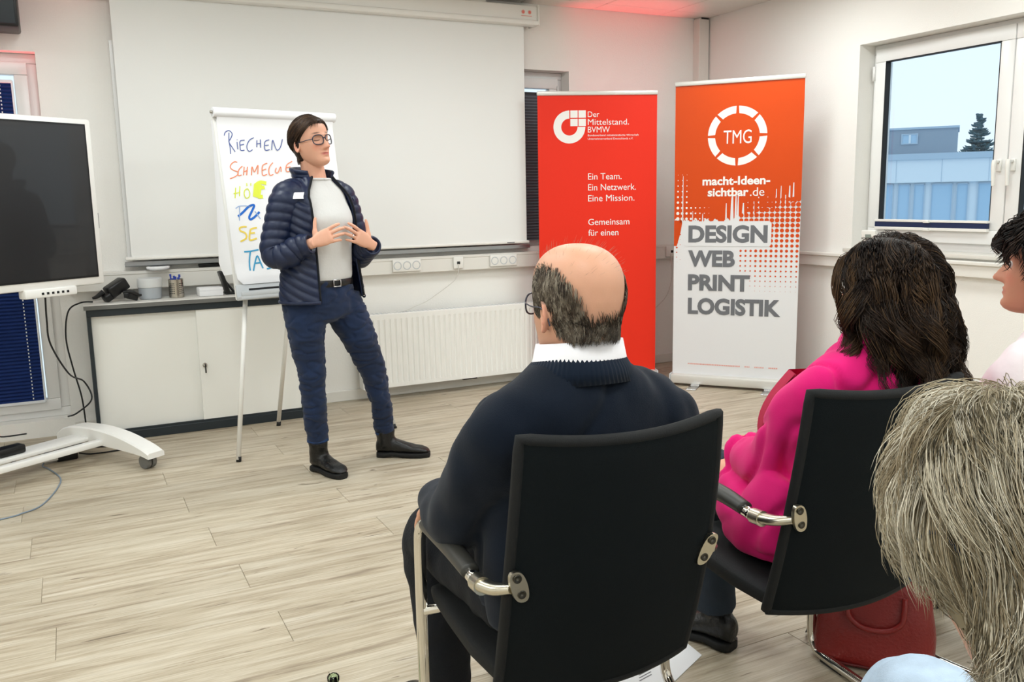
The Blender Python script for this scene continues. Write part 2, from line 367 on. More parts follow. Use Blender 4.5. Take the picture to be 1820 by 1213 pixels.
for n_, (x, y) in enumerate(LAMP_SPOTS):
    place = ('nearest the rear wall', 'above the audience', 'in the middle row', 'nearest the whiteboard wall')[n_//4]+(', outer left column', ', left centre column', ', right centre column', ', window column')[n_ % 4]
    t = thing('ceiling_light', 'square white ceiling panel lamp '+place, 'ceiling light', (x, y, ZC-.02), group='square ceiling panel lamps')
    mk('frame', join([box((-.31, -.31, 0), (.31, -.285, .02)), box((-.31, .285, 0), (.31, .31, .02)), box((-.31, -.285, 0), (-.285, .285, .02)), box((.285, -.285, 0), (.31, .285, .02))]), 'white_plastic', t, smooth=False)
    mk('diffuser', box((-.285, -.285, .004), (.285, .285, .012)), 'diffuser', t, smooth=False)
# baseboards
struct(mk('baseboard_back', join([box((-.07, YB-.015, 0), (XR, YB, .075), .004, 1)]), 'duct_white', smooth=False))
struct(mk('baseboard_right', box((XR-.015, YF, 0), (XR, YB-.015, .075), .004, 1), 'duct_white', smooth=False))
# corner duct
struct(mk('trim_1', join([box((4.530, YB-.075, .97), (4.626, YB, ZC-.012), .003, 1), box((4.536, YB-.078, ZC-.03), (4.62, YB, ZC-.004))]), 'duct_white', smooth=False))
mk('duct_cap', box((4.545, YB-.082, ZC-.014), (4.615, YB-.04, ZC-.002)), 'black_rubber', bpy.data.objects['trim_1'], smooth=False)

# ---- window_1: tall window with blue pleated blind, back wall behind the display
def sash(x0, x1, z0, z1, w, y0, y1):
    return join([box((x0, y0, z0), (x1, y1, z0+w), .006), box((x0, y0, z1-w), (x1, y1, z1), .006), box((x0, y0, z0+w), (x0+w, y1, z1-w), .006), box((x1-w, y0, z0+w), (x1, y1, z1-w), .006)])
def pleats(x0, x1, z0, z1, y, pitch, amp):
    n = int((z1-z0)/pitch)*2; z = np.linspace(z0, z1, n+1); yy = y+amp*np.where(np.arange(n+1) % 2, 1, -1)
    V = np.array([(x, yy[i], z[i]) for i in range(n+1) for x in (x0, x1)]); F = [(2*i, 2*i+1, 2*i+3, 2*i+2) for i in range(n)]
    V2 = V+np.array([0, .002, 0]); m = len(V)
    return np.vstack([V, V2]), F+[tuple(j+m for j in f[::-1]) for f in F]+[(0, 1, m+1, m), (m-2, m-1, 2*m-1, 2*m-2)]
w1 = bpy.data.objects.new('window_1', None); COL.objects.link(w1); w1.location = (-.66, YB+.12, W1[2]); w1['kind'] = 'structure'
wmk('window_frame', sash(W1[0], W1[1], W1[2], W1[3], .055, YB+.09, YB+.15), 'upvc', w1, sharp=40)
wmk('window_sash', sash(W1[0]+.05, W1[1]-.05, W1[2]+.045, W1[3]-.05, .07, YB+.07, YB+.14), 'upvc', w1, sharp=40)
wmk('pane', box((W1[0]+.1, YB+.105, W1[2]+.1), (W1[1]-.1, YB+.109, W1[3]-.1)), 'pane', w1, smooth=False)
bl = wmk('pleated_blind', pleats(W1[0]+.115, W1[1]-.135, W1[2]+.115, 2.05, YB+.062, .021, .006), 'blind_blue', w1, smooth=False); bl['label'] = 'dark blue pleated blind'
for q_ in (((W1[0]+.11, YB+.052, 2.05), (W1[1]-.13, YB+.075, 2.068)), ((W1[0]+.11, YB+.05, W1[2]+.098), (W1[1]-.13, YB+.076, W1[2]+.115)), ((W1[1]-.137, YB+.055, W1[2]+.1), (W1[1]-.126, YB+.072, 2.065))): wmk('blind_rail', box(*q_, .003), 'dot_white', w1, smooth=False)
P = []
for i in range(88):
    z = W1[2]+.125+i*.021; P.append(box((W1[1]-.196, YB+.0535, z), (W1[1]-.190, YB+.056, z+.009)))
wmk('cord_hole', join(P), 'dot_white', bl, smooth=False)['kind'] = 'stuff'
# ---- window_2: small window mostly behind the projection screen
w2 = bpy.data.objects.new('window_2', None); COL.objects.link(w2); w2.location = (2.85, YB+.12, W2[2]); w2['kind'] = 'structure'
wmk('window_frame', sash(W2[0], W2[1], W2[2], W2[3], .05, YB+.11, YB+.17), 'upvc', w2, sharp=40)
wmk('window_sash', sash(W2[0]+.05, W2[1]-.045, W2[2]+.045, W2[3]-.045, .075, YB+.085, YB+.15), 'upvc', w2, sharp=40)
wmk('hinge', tube([(W2[1]-.05, YB+.08, 2.02), (W2[1]-.05, YB+.08, 2.17)], .008, 8), 'upvc', w2)
wmk('pane', box((W2[0]+.1, YB+.118, W2[2]+.1), (W2[1]-.1, YB+.122, W2[3]-.1)), 'pane', w2, smooth=False)
b2_ = wmk('pleated_blind', pleats(W2[0]+.12, W2[1]-.12, 1.04, 2.105, YB+.075, .021, .006), 'blind_dark', w2, smooth=False)
wmk('blind_rail', box((W2[0]+.115, YB+.066, 2.105), (W2[1]-.115, YB+.09, 2.12), .003), 'black_plastic', w2, smooth=False)
wmk('cord_hole', join([box((W2[1]-.36, YB+.064, 1.06+i*.063), (W2[1]-.345, YB+.068, 1.075+i*.063)) for i in range(16)]), 'dot_white', b2_, smooth=False)['kind'] = 'stuff'

# ---- window_3: two-casement window in the right wall
w3 = bpy.data.objects.new('window_3', None); COL.objects.link(w3); w3.location = (XR+.14, 3.1, W3[2]); w3['kind'] = 'structure'
def swapxy(VF): V = np.asarray(VF[0]); return V[:, [1, 0, 2]], VF[1]
SY = 3.245   # meeting line of the two casements
wmk('window_frame', swapxy(sash(W3[0], W3[1], W3[2]+.002, W3[3], .056, XR+.135, XR+.19)), 'upvc', w3, sharp=40)
for nm, a, b2, hy in (('far', SY, W3[1]-.032, SY+.042), ('near', W3[0]+.03, SY, SY-.042)):
    s = wmk('casement', swapxy(sash(a+.003, b2-.003, W3[2]+.055, W3[3]-.03, .083, XR+.105, XR+.17)), 'upvc', w3, sharp=40)
    wmk('gasket', swapxy(sash(a+.083, b2-.083, W3[2]+.135, W3[3]-.11, .006, XR+.104, XR+.15)), 'black_rubber', s, smooth=False)
    wmk('pane', swapxy(box((a+.08, XR+.136, W3[2]+.13), (b2-.08, XR+.140, W3[3]-.105))), 'pane', s, smooth=False)
    h = wmk('window_handle', join([box((XR+.088, hy-.014, 1.455), (XR+.106, hy+.014, 1.525), .006), tube([(XR+.09, hy, 1.51), (XR+.055, hy, 1.51)], .010, 10), stube([(XR+.055, hy, 1.518), (XR+.05, hy, 1.49), (XR+.052, hy, 1.43), (XR+.056, hy, 1.375)], [.013, .013, .011, .009], 10)]), 'white_plastic', s)
    wmk('hinge', tube([(XR+.1, (b2 if nm == 'far' else a), 2.06), (XR+.1, (b2 if nm == 'far' else a), 2.15)], .009, 8), 'upvc', s)
    for za, zb in ((.178, .193), (.128, .146)): wmk('blind_rail', swapxy(box((a+.078, XR+.076, W3[2]+za), (b2-.078, XR+.104, W3[2]+zb), .003)), 'white_plastic', s, smooth=False)
    wmk('folded_blind', swapxy(box((a+.08, XR+.080, W3[2]+.146), (b2-.08, XR+.102, W3[2]+.178))), 'navy_bar', s, smooth=False)
    for z in (W3[2]+.186, W3[2]+.137):
        wmk('blind_grip', box((XR+.060, (a+b2)/2-.02, z-.012), (XR+.082, (a+b2)/2+.02, z+.008), .005), 'white_plastic', s)
sill = struct(mk('trim_2', box((XR-.03, W3[0]-.05, W3[2]-.022), (XR+.14, W3[1]+.05, W3[2]+.004), .006), 'sill', sharp=40))
# wall cable ducts
struct(mk('trim_3', join([box((-.05, YB-.06, .855), (4.626, YB, .962), .004, 1), box((-.05, YB-.064, .945), (4.626, YB, .966), .003, 1)]), 'duct_white', smooth=False))
struct(mk('trim_4', join([box((XR-.045, YF, .86), (XR, YB-.07, .935), .004, 1), box((XR-.06, YF, .93), (XR, YB-.07, .952), .004, 1)]), 'duct_white', smooth=False))
def socket(x0, x1, n, label, data=False):
    t = thing('wall_socket', label, 'socket', ((x0+x1)/2, YB-.066, .872)); w = (x1-x0)
    mk('plate', box((-w/2, -.012, 0), (w/2, .004, .082), .004), 'white_plastic', t, sharp=40)
    for i in range(n):
        cx = -w/2+(i+.5)*w/n
        if data:
            mk('port', box((cx-.012, -.014, .03), (cx+.012, -.01, .05), .002), 'black_plastic', t)
        else:
            a = np.linspace(0, 2*np.pi, 24, endpoint=False); R = []
            for r, yv in ((.030, -.0125), (.026, -.0135), (.0235, -.0135), (.022, -.004), (.001, -.003)): R.append([(cx+r*math.cos(q), yv, .041+r*math.sin(q)) for q in a])
            ins = mk('socket_insert', loft(R, False), 'light_grey', t)
            mk('pin_hole', join([(np.array(disc(cx+s*.0095, .041, .0032, -.0045)), [tuple(range(8))]) for s in (-1, 1)]), 'black_plastic', ins, smooth=False, fix=False)
socket(1.95, 2.155, 3, 'triple white wall socket on the duct right behind the presenter')
socket(2.40, 2.474, 1, 'single white network outlet between the two triple sockets', True)
socket(2.685, 2.90, 3, 'triple white wall socket on the duct beside the red banner')
socket(4.235, 4.345, 1, 'white network outlet on the duct beside the orange banner', True)

# ---------------------------------------------------------------- outside the window
def ext(name, VF, m, parent): return wmk(name, VF, m, parent, smooth=False)
ob = thing('office_building', 'pale flat-roofed office building with a window band seen through the window', 'building', (30, 16, -4))
NX, TX = np.array([.8, .6, 0]), np.array([.6, -.8, 0])
def fac(VF, D=70.): V = np.asarray(VF[0]); return NX*(D+V[:, [1]])+TX*V[:, [0]]+np.array([0, 0, 1.])*V[:, [2]], VF[1]
ob.location = tuple(NX*74+np.array([0, 0, -9.]))
ext('wall', fac(join([box((-24, 0, -9), (24, 9, -1.2)), box((-24, .35, -1.2), (24, 9, 1.9)), box((-24, -.05, 1.9), (24, 9, 3.5))])), 'facade_white', ob)
ext('parapet', fac(box((-24.2, -.25, 3.5), (24.2, 9.2, 3.92))), 'facade_trim', ob)
pat = [(-1.62, -1.26), (-1.17, -.85), (-.68, -.08), (.01, .34), (.58, 1.03), (1.2, 1.52)]
for rep in range(-3, 4):
    for a, b2 in pat:
        a, b2 = a*2.333+rep*7.6, b2*2.333+rep*7.6
        f = ext('window', fac(join([box((a, .2, -1.1), (a+.06, .36, 1.8)), box((b2-.06, .2, -1.1), (b2, .36, 1.8)), box((a, .2, 1.72), (b2, .36, 1.8)), box((a, .2, -1.1), (b2, .36, -1.0))])), 'facade_trim', ob)
        ext('pane', fac(box((a+.06, .28, -1.0), (b2-.06, .31, 1.72))), 'facade_glass', f)
for k in range(-8, 9): ext('cladding_joint', fac(box((k*2.95-.98, -.07, 1.92), (k*2.95-.95, -.04, 3.48))), 'facade_trim', ob)
ext('penthouse', fac(box((-20, 3, 3.9), (-.08, 9, 5.8))), 'facade_grey', ob)
ext('penthouse_roof', fac(box((-20.1, 2.9, 5.8), (.0, 9.1, 5.95))), 'facade_trim', ob)
f = ext('window', fac(sash(-3.86, -2.72, 4.72, 5.5, .09, 2.9, 3.02)), 'facade_trim', ob)
ext('pane', fac(join([box((-3.77, 2.95, 4.81), (-3.32, 2.97, 5.41)), box((-3.22, 2.95, 4.81), (-2.81, 2.97, 5.41))])), 'facade_glass', f)
ext('mullion', fac(box((-3.34, 2.9, 4.75), (-3.2, 3.0, 5.45))), 'facade_white', f)
tr = thing('conifer', 'tall conifer tree beyond the flat-roofed office building', 'tree', tuple(NX*86+TX*1.45+np.array([0, 0, -9.])))
base = np.array(tr.location); wmk('trunk', tube([base, base+(0, 0, 10), base+(0, 0, 16.6)], [.32, .2, .03], 8), 'pine', tr)
P = []; rr = random.Random(3)
for k in range(26):
    z = 16.4-k*.42; L = .3+.17*k*(.9+.25*rr.random()); L = min(L, 3.6)
    for q in range(16):
        a = rr.random()*6.283; d = np.array([math.cos(a), math.sin(a), 0]); l = L*rr.uniform(.55, 1.1); r0 = base+(0, 0, z+rr.uniform(-.22, .22))
        pts = np.array([r0, r0+d*l*.5+(0, 0, .02), r0+d*l*.85+(0, 0, .08*l), r0+d*l+(0, 0, .22*l)]); P.append(tube(pts, [.06, .17, .15, .03], 5, flat=.6))
        for s in (-1, 1):
            e = np.array([-d[1], d[0], 0])*s; b0 = r0+d*l*.5; P.append(tube([b0, b0+(d+e)*l*.22+(0, 0, .02), b0+(d+e)*l*.36+(0, 0, .1)], [.05, .1, .02], 4, flat=.5))
wmk('foliage', join(P), 'pine', tr)
gr = mk('ground_outside', box((XR+2, -60, -9.4), (120, 120, -9.0)), 'render_outside', smooth=False); gr['kind'] = 'structure'

# ---------------------------------------------------------------- radiator
t = thing('radiator', 'white ribbed panel radiator under the cable duct', 'radiator', (2.45, 5.70, .088)); x0, x1 = -.76, .80; H = .505
xs = []; prof = []
pitch = .04; nrib = int((x1-x0-.06)/pitch)
def rib_face():
    X = [(x0, 0)]; x = x0+.03
    for i in range(nrib):
        X += [(x, 0), (x+.006, .007), (x+.013, .007), (x+.019, 0)]; x += pitch
    X += [(x1, 0)]; return X
X = rib_face(); zs = [(0, 0), (.028, 0), (.045, 1), (H-.05, 1), (H-.033, 0), (H, 0)]; yf = -.045
V = np.array([(x, yf+g*s, z) for z, s in zs for x, g in X]); n = len(X); F = [(i*n+j, i*n+j+1, (i+1)*n+j+1, (i+1)*n+j) for i in range(len(zs)-1) for j in range(n-1)]
mk('front_panel', (V, F), 'radiator_white', t, smooth=True, fix=False, sharp=25)
mk('side_cover', box((x0-.004, yf+.001, .0), (x0+.008, .045, H), .004, 1), 'radiator_white', t, smooth=False); mk('side_cover', box((x1-.008, yf+.001, .0), (x1+.004, .045, H), .004, 1), 'radiator_white', t, smooth=False)
g = mk('top_grille', box((x0, yf+.004, H-.008), (x1, .045, H+.004), .004, 1), 'radiator_white', t, smooth=False)
mk('grille_slot', join([box((x0+.03+i*.03, -.025, H+.0035), (x0+.05+i*.03, .03, H+.0048)) for i in range(50)]), 'light_grey', g, smooth=False)['kind'] = 'stuff'
mk('rear_panel', box((x0+.01, .03, .02), (x1-.01, .042, H-.02)), 'radiator_white', t, smooth=False)
mk('bracket', box((-.02, yf+.02, -.012), (.09, yf+.04, .002)), 'black_rubber', t, smooth=False); mk('bracket', box((.5, .04, .1), (.54, .07, .14)), 'black_rubber', t, smooth=False)
c = mk('network_cable', stube([(2.435, 5.715, .905), (2.43, 5.71, .85), (2.39, 5.72, .78), (2.2, 5.73, .66), (2.1, 5.72, .6275), (2.0, 5.70, .6), (1.85, 5.69, .597)], .0028, 8, 10), 'cable_white'); tag(c, 'thin white cable hanging from the network outlet onto the radiator', 'cable')
c = mk('network_cable', stube([(4.275, 5.715, .895), (4.277, 5.71, .82), (4.29, 5.72, .7), (4.25, 5.74, .55), (4.12, 5.76, .42), (4.1, 5.76, .28), (4.12, 5.765, .16), (4.05, 5.74, .06), (3.9, 5.7, .006)], .003, 8, 10), 'cable_white'); tag(c, 'thin pale cable hanging down the wall between the two banners', 'cable')

# ---------------------------------------------------------------- whiteboard and projection screen
t = thing('whiteboard', 'wall whiteboard with a grey aluminium ledge behind the projection screen', 'whiteboard', (1.66, YB, 1.0))
wmk('board', box((.30, YB-.04, 1.03), (2.99, YB-.024, 2.30)), 'whiteboard', t, smooth=False)
wmk('ledge', join([box((.28, YB-.075, .995), (3.01, YB-.023, 1.012), .003, 1), box((.28, YB-.045, .9895), (3.01, YB-.023, .996), .002, 1), box((.28, YB-.078, .995), (3.01, YB-.07, 1.022), .002, 1)]), 'aluminium', t, smooth=False)
for i, (a, b2, lb) in enumerate(((.70, .865, 'longer black whiteboard eraser lying on the ledge left of the flipchart'), (.88, .99, 'shorter black whiteboard eraser on the ledge beside the flipchart'))):
    e = thing('whiteboard_eraser', lb, 'eraser', ((a+b2)/2, YB-.035, 1.0125), group='black whiteboard erasers')
    e.location.z = .9668; e.location.y = YB-.032
    e.scale = (1, 1, .78)
    mk('grip', box((-(b2-a)/2, -.02, .010), ((b2-a)/2, .02, .028), .006), 'black_plastic', e, sharp=40); mk('felt', box((-(b2-a)/2+.003, -.018, 0), ((b2-a)/2-.003, .018, .010)), 'black_rubber', e, smooth=False)
t = thing('projection_screen', 'large white pull-down projection screen in a long wall casing', 'projection screen', (1.65, 5.69, 1.03))
wmk('casing', join([box((.12, 5.63, 2.553), (3.05, 5.77, 2.672), .012), box((.12, 5.615, 2.54), (3.05, 5.70, 2.575), .01)]), 'screen_case', t, sharp=40)
wmk('end_cap', box((3.046, 5.618, 2.542), (3.062, 5.775, 2.676), .01), 'white_plastic', t, sharp=40)
for x in (.5, 2.55): wmk('ceiling_bracket', box((x, 5.66, 2.668), (x+.12, 5.74, ZC), .004), 'white_plastic', t, smooth=False)
xs = np.linspace(.318, 2.965, 60); zz = np.linspace(1.045, 2.56, 40); yy = lambda x, z: 5.685+.006*math.sin(x*2.1)*(1-(z-1.045)/1.5)
V = np.array([(x, yy(x, z), z) for z in zz for x in xs]); V2 = V+np.array([0, .0012, 0]); n = len(xs); F = [(i*n+j, i*n+j+1, (i+1)*n+j+1, (i+1)*n+j) for i in range(39) for j in range(59)]
wmk('fabric', join([(V, F), (V2, [f[::-1] for f in F])]), 'screen_fabric', t, fix=False)
wmk('bottom_bar', box((.283, 5.672, 1.032), (2.985, 5.7, 1.052), .009), 'screen_case', t, sharp=40)
for x in (2.935, 2.985):
    s = wmk('warning_sticker', (np.array(disc(x, 2.625, .014, 5.628, 16)), [tuple(range(16))]), 'pale_red_print', t, smooth=False, fix=False); wmk('sticker_mark', sash(x-.006, x+.006, 2.619, 2.631, .003, 5.6270, 5.6276), 'red_print', s, smooth=False)
wmk('warning_text', box((2.92, 5.627, 2.597), (3.0, 5.6276, 2.602)), 'pale_red_print', t, smooth=False)
wmk('maker_label', box((2.80, 5.6712, 1.038), (2.86, 5.6725, 1.044)), 'grey_print', t, smooth=False)

# ---------------------------------------------------------------- cabinet
t = thing('sideboard_cabinet', 'low cream cabinet with two sliding doors and dark anthracite frame', 'cabinet', (.645, 5.62, 0)); hw = .60; yf = -.15; yk = .11
mk('top', box((-hw-.012, yf-.012, .775), (hw+.012, yk, .803), .003, 1), 'cab_top', t, smooth=False); mk('top_edge', box((-hw-.0125, yf-.0135, .7755), (hw+.0125, yf-.011, .799)), 'grey_rubber', t, smooth=False)
mk('frame', join([box((-hw, yf, 0), (-hw+.02, yk, .775)), box((hw-.02, yf, 0), (hw, yk, .775)), box((-hw, yf-.004, .735), (hw, yk, .775), .003, 1), box((-hw, yf-.004, 0), (hw, yk, .052), .003, 1), box((-hw, yf+.002, .052), (hw, yf+.012, .066)), box((-hw, yk-.012, 0), (hw, yk, .775))]), 'anthracite', t, smooth=False)
d = mk('door', box((-hw+.02, yf+.026, .06), (.02, yf+.044, .74), .002, 1), 'cream', t, smooth=False); d['label'] = 'left sliding door, set back'
d = mk('door', box((-.016, yf+.004, .06), (hw-.02, yf+.022, .74), .002, 1), 'cream', t, smooth=False); d['label'] = 'right sliding door, in front, with lock'
lk = mk('lock', mvt((lambda V, F: (V[:, [0, 2, 1]], F))(*lathe([(.0, .0), (.013, 0), (.013, .006), (.009, .010), (0, .010)], 20)), (.013, yf-.006, .40)), 'steel', d)
mk('key', join([box((.010, yf-.03, .392), (.016, yf-.006, .408), .001), box((.009, yf-.034, .355), (.017, yf-.026, .40), .003)]), 'black_plastic', d)

# things standing on the cabinet (top at z=.803)
ZT = .8035
t = thing('storage_tub', 'grey round plastic tub with a pale lid on the cabinet', 'tub', (.40, 5.625, ZT)); 
mk('body', lathe([(.0, 0), (.057, 0), (.062, .006), (.066, .075), (.064, .078)], 36), 'tub_grey', t, sharp=35); mk('lid', lathe([(.0675, .07), (.069, .072), (.070, .118), (.067, .124), (.0, .124)], 36), 'lid_grey', t, sharp=35)
t = thing('paper_plate', 'white round plate lying on the duct behind the grey tub', 'plate', (.46, 5.765, .9666)); mk('plate', mvt(lathe([(.0, 0), (.04, 0), (.065, .008), (.067, .02), (.06, .024), (.035, .016), (0, .016)], 30), (0, 0, 0)), 'paper', t); t.location.y = 5.70; t.scale = (1, .7, 1)
t = thing('pen_cup', 'perforated stainless steel cup holding blue pens', 'pen cup', (.545, 5.61, ZT)); CRd = .043
a = np.linspace(0, 2*np.pi, 40, endpoint=False); R = [[(r*math.cos(q), r*math.sin(q), z) for q in a] for r, z in ((.0, .0), (CRd-.003, 0), (CRd, .003), (CRd, .108), (CRd+.002, .11), (CRd-.001, .111), (CRd-.003, .108), (CRd-.003, .004), (.0, .004))]
mk('cup', loft(R, False), 'cup_steel', t, sharp=40)
P = []
for s, e in ((-2.55, -1.95), (-1.2, -.6), (.2, .8), (1.4, 2.0)):
    for q in np.linspace(s, e, 4):
        for z in np.linspace(.028, .085, 6):
            c0 = np.array([math.cos(q)*(CRd+.0006), math.sin(q)*(CRd+.0006), z]); u = np.array([-math.sin(q), math.cos(q), 0])
            P.append((np.array([c0+u*.0028*math.cos(w)+np.array([0, 0, .0032*math.sin(w)]) for w in np.linspace(0, 6.283, 7)[:-1]]), [tuple(range(6))]))
mk('perforation', join(P), 'black_plastic', t, smooth=False, fix=False)['kind'] = 'stuff'
for i in range(9):
    q = i*.7+.2; b0 = np.array([.022*math.cos(q), .022*math.sin(q), .006]); d_ = np.array([.1*math.cos(q+.5), .1*math.sin(q+.5), 1]); L = .112+.012*(i % 4)
    pn = thing('pen', 'blue pen standing in the perforated steel cup', 'pen', (0, 0, 0), group='blue pens in the steel cup'); pn.location = tuple(np.array([.545, 5.61, ZT])+b0)
    mk('barrel', tube([np.zeros(3), d_*L*.9], [.0042, .0045], 8), 'pen_blue', pn); mk('clip', box(d_*L*.78+(.003, -.001, 0), d_*L*.9+(.007, .001, 0)), 'pen_blue', pn, smooth=False)
t = thing('note_box', 'small white paper box lying flat between the steel cup and flipchart', 'box', (.735, 5.60, ZT), .05); mk('carton', box((-.07, -.05, 0), (.07, .05, .052), .006), 'paper', t, sharp=40); mk('lid_edge', box((-.0705, -.0505, .034), (.0705, .0505, .0355)), 'light_grey', t, smooth=False)
t = thing('tablet_stand', 'black tilted desk phone stand beside the flipchart', 'stand', (.845, 5.63, ZT)); mk('slab', join([xf(box((-.012, -.05, 0), (.012, .05, .145), .005), np.array(Matrix.Translation((0, 0, .002))@Matrix.Rotation(-.28, 4, 'Y'))), box((-.02, -.05, 0), (.05, .05, .012), .003), tube([(.04, 0, .006), (-.026, 0, .1)], .007, 8)]), 'black_plastic', t, sharp=40)
# black device with cable
t = thing('black_device', 'angular black plastic device lying on the left end of the cabinet', 'device', (.22, 5.60, ZT))
M1 = np.array(Matrix.Translation((.0, 0, .055))@Matrix.Rotation(.42, 4, 'Z')@Matrix.Rotation(-.5, 4, 'Y'))
mk('housing', join([xf(box((-.062, -.042, -.03), (.06, .042, .04), .012), M1), xf(box((-.1, -.03, -.036), (-.03, .03, .01), .012), M1)]), 'black_plastic', t, sharp=50)
mk('clamp', join([xf(box((.05, -.045, -.03), (.115, -.02, .01), .006), np.array(Matrix.Translation((0, 0, .04))@Matrix.Rotation(.3, 4, 'Y'))), stube([(.03, -.04, .03), (.07, -.05, .035), (.11, -.05, .012), (.125, -.045, .012)], [.012, .012, .009, .006], 8), box((.03, -.06, 0), (.06, -.03, .03), .004)]), 'black_plastic', t, sharp=50)
mk('strain_relief', stube([(-.075, -.02, .04), (-.11, -.03, .015), (-.135, -.035, .008)], [.016, .012, .007], 8), 'black_rubber', t); mk('rivet', mvt(lathe([(0, 0), (.004, 0), (.003, .002), (0, .002)], 10), (.02, -.052, .03)), 'silver', t); settle(t, ZT); black_device = t

# ---------------------------------------------------------------- interactive display on a wheeled stand
WV, NV = np.array([.833, .553, 0]), np.array([.553, -.833, 0]); az = math.atan2(.553, .833)
TVR = np.array([.137, 5.2, 0])            # right edge of the display, on the floor plan
root = TVR-WV*.75
t = thing('interactive_display', 'large white-framed touch display on a rolling stand at the left', 'display', tuple(root), az)
# local: x along the display to the right (edge at +.75), -y towards the audience
mk('frame', join([box((-.75, -.02, .945), (.75, .05, 1.802), .012)]), 'tv_white', t, sharp=40)
pn = mk('panel', join([box((-.725, -.0235, .985), (.715, -.018, 1.775))]), 'black_plastic', t, smooth=False)
mk('screen_glass', box((-.715, -.0255, .995), (.705, -.0225, 1.765)), 'tv_glass', pn, smooth=False)
cb = mk('control_bar', box((.30, -.03, .905), (.58, .03, .95), .008), 'tv_white', t, sharp=40)
for i in range(6): mk('port', box((.385+.027*i, -.0315, .92), (.398+.027*i, -.029, .932), .001), 'black_plastic', cb)
mk('side_clip', join([box((.747, -.012, 1.25), (.753, .0, 1.32), .001), box((.748, -.008, 1.24), (.755, -.002, 1.25))]), 'grey_print', t, smooth=False)
mk('rear_box', box((-.45, .05, 1.0), (.45, .11, 1.6), .02), 'tv_white', t, sharp=40)
for x in (-.56, -.14): mk('column', box((x-.035, .11, .12), (x+.035, .17, 1.6), .008), 'tv_white', t, sharp=40)
def foot(x):
    pts = np.array([(-.46, .095, .030), (-.38, .125, .045), (-.2, .165, .075), (0, .18, .085), (.2, .165, .07), (.3, .12, .04)])   # y, top z, depth
    Q = cr(pts, 6); R = []
    for yv, zt, dp in Q: R.append([(x-.05, yv, zt-dp), (x+.05, yv, zt-dp), (x+.05, yv, zt-.008), (x+.042, yv, zt), (x-.042, yv, zt), (x-.05, yv, zt-.008)])
    f = mk('foot', loft(R), 'tv_white', t, sharp=40)
    for yv in (-.39, .27):
        a = mk('caster', join([mvt((lambda V, F: (V[:, [2, 1, 0]], F))(*lathe([(0, -.012), (.036, -.012), (.038, -.008), (.038, .008), (.036, .012), (0, .012)], 24)), (x+s*.016, yv, .038)) for s in (-1, 1)]), 'grey_rubber' if yv < 0 else 'black_rubber', f, sharp=40)
        mk('caster_fork', join([box((x-.006, yv-.012, .03), (x+.006, yv+.012, .10), .003), mvt((lambda V, F: (V[:, [2, 1, 0]], F))(*lathe([(0, -.005), (.026, -.005), (.026, .005), (0, .005)], 16)), (x, yv, .04))]), 'black_plastic', f, sharp=40)
for x in (.64, -.64): foot(x)
mk('shelf', join([box((-.6, .02, .105), (.6, .16, .125), .004), box((-.6, -.1, .095), (.6, -.05, .125), .006)]), 'tv_white', t, sharp=40)
t2 = thing('power_brick', 'black power brick lying on the stand shelf below the display', 'adapter', tuple(root+WV*.2-NV*.085+np.array([0, 0, .1255])), az)
mk('brick', box((-.07, -.035, 0), (.07, .035, .045), .012), 'black_plastic', t2, sharp=40); mk('lead', stube([(-.065, .0, .02), (-.085, 0, .05), (-.07, .02, .11), (.0, .03, .09), (.12, .04, .075)], .004, 8), 'cable_black', t2)
# cables and adapters around the stand
def cable(name, pts, r, m, label, k=8): return tag(mk(name, stube(pts, r, 8, k), m), label, 'cable')
bt = root+WV*.42+np.array([0, 0, .905])
cable('display_cable', [bt, bt+(-.005, .03, -.12), bt+(.0, .06, -.25), bt+(.07, .1, -.42), (.0, 5.42, .38), (.03, 5.40, .28), (-.05, 5.42, .205), (-.1, 5.42, .19)], .0045, 'cable_black', 'black cable dropping in a curve from the display to its stand'); keep_parent(bpy.data.objects['display_cable'], bpy.data.objects['interactive_display'])
cable('device_cable', [(.085, 5.565, .8125), (.02, 5.55, .812), (-.045, 5.53, .77), (-.07, 5.53, .62), (-.05, 5.52, .45), (-.02, 5.5, .28), (-.012, 5.50, .12), (-.01, 5.47, .02), (.0, 5.40, .0045), (.1, 5.36, .0045), (.205, 5.33, .0045), (.2, 5.27, .0045), (.12, 5.24, .0045), (.0, 5.24, .0045), (-.06, 5.235, .02)], .0045, 'cable_black', 'black cable running from the device down beside the cabinet to the floor'); keep_parent(bpy.data.objects['device_cable'], black_device)
cable('floor_cable', [(-.11, 5.22, .02), (-.2, 5.3, .0045), (-.16, 5.42, .0045), (-.05, 5.5, .0045), (.1, 5.44, .0045), (.0, 5.4, .013), (-.15, 5.36, .0135), (-.32, 5.4, .0045), (-.4, 5.34, .0045), (-.36, 5.26, .0045), (-.42, 5.45, .0045)], .0045, 'cable_black', 'black cable looping on the floor under the display stand')
cable('network_cable', [(-.23, 5.16, .008), (-.235, 5.12, .004), (-.2, 5.03, .004), (-.15, 4.84, .004), (-.16, 4.68, .004), (-.2, 4.5, .004), (-.24, 4.4, .004), (-.3, 4.35, .004), (-.38, 4.31, .004), (-.8, 4.2, .004)], .0035, 'cable_grey', 'blue-grey network cable snaking across the floor at the left')
cable('window_cable', [(-.50, 5.70, .60), (-.465, 5.68, .55), (-.435, 5.69, .47), (-.45, 5.7, .41), (-.56, 5.72, .35), (-.95, 5.72, .3)], .005, 'cable_white', 'white cable loop hanging in front of the blue blind')
t = thing('power_adapter', 'black cube power adapter with a white network plug on the floor', 'adapter', (-.12, 5.215, 0), .2)
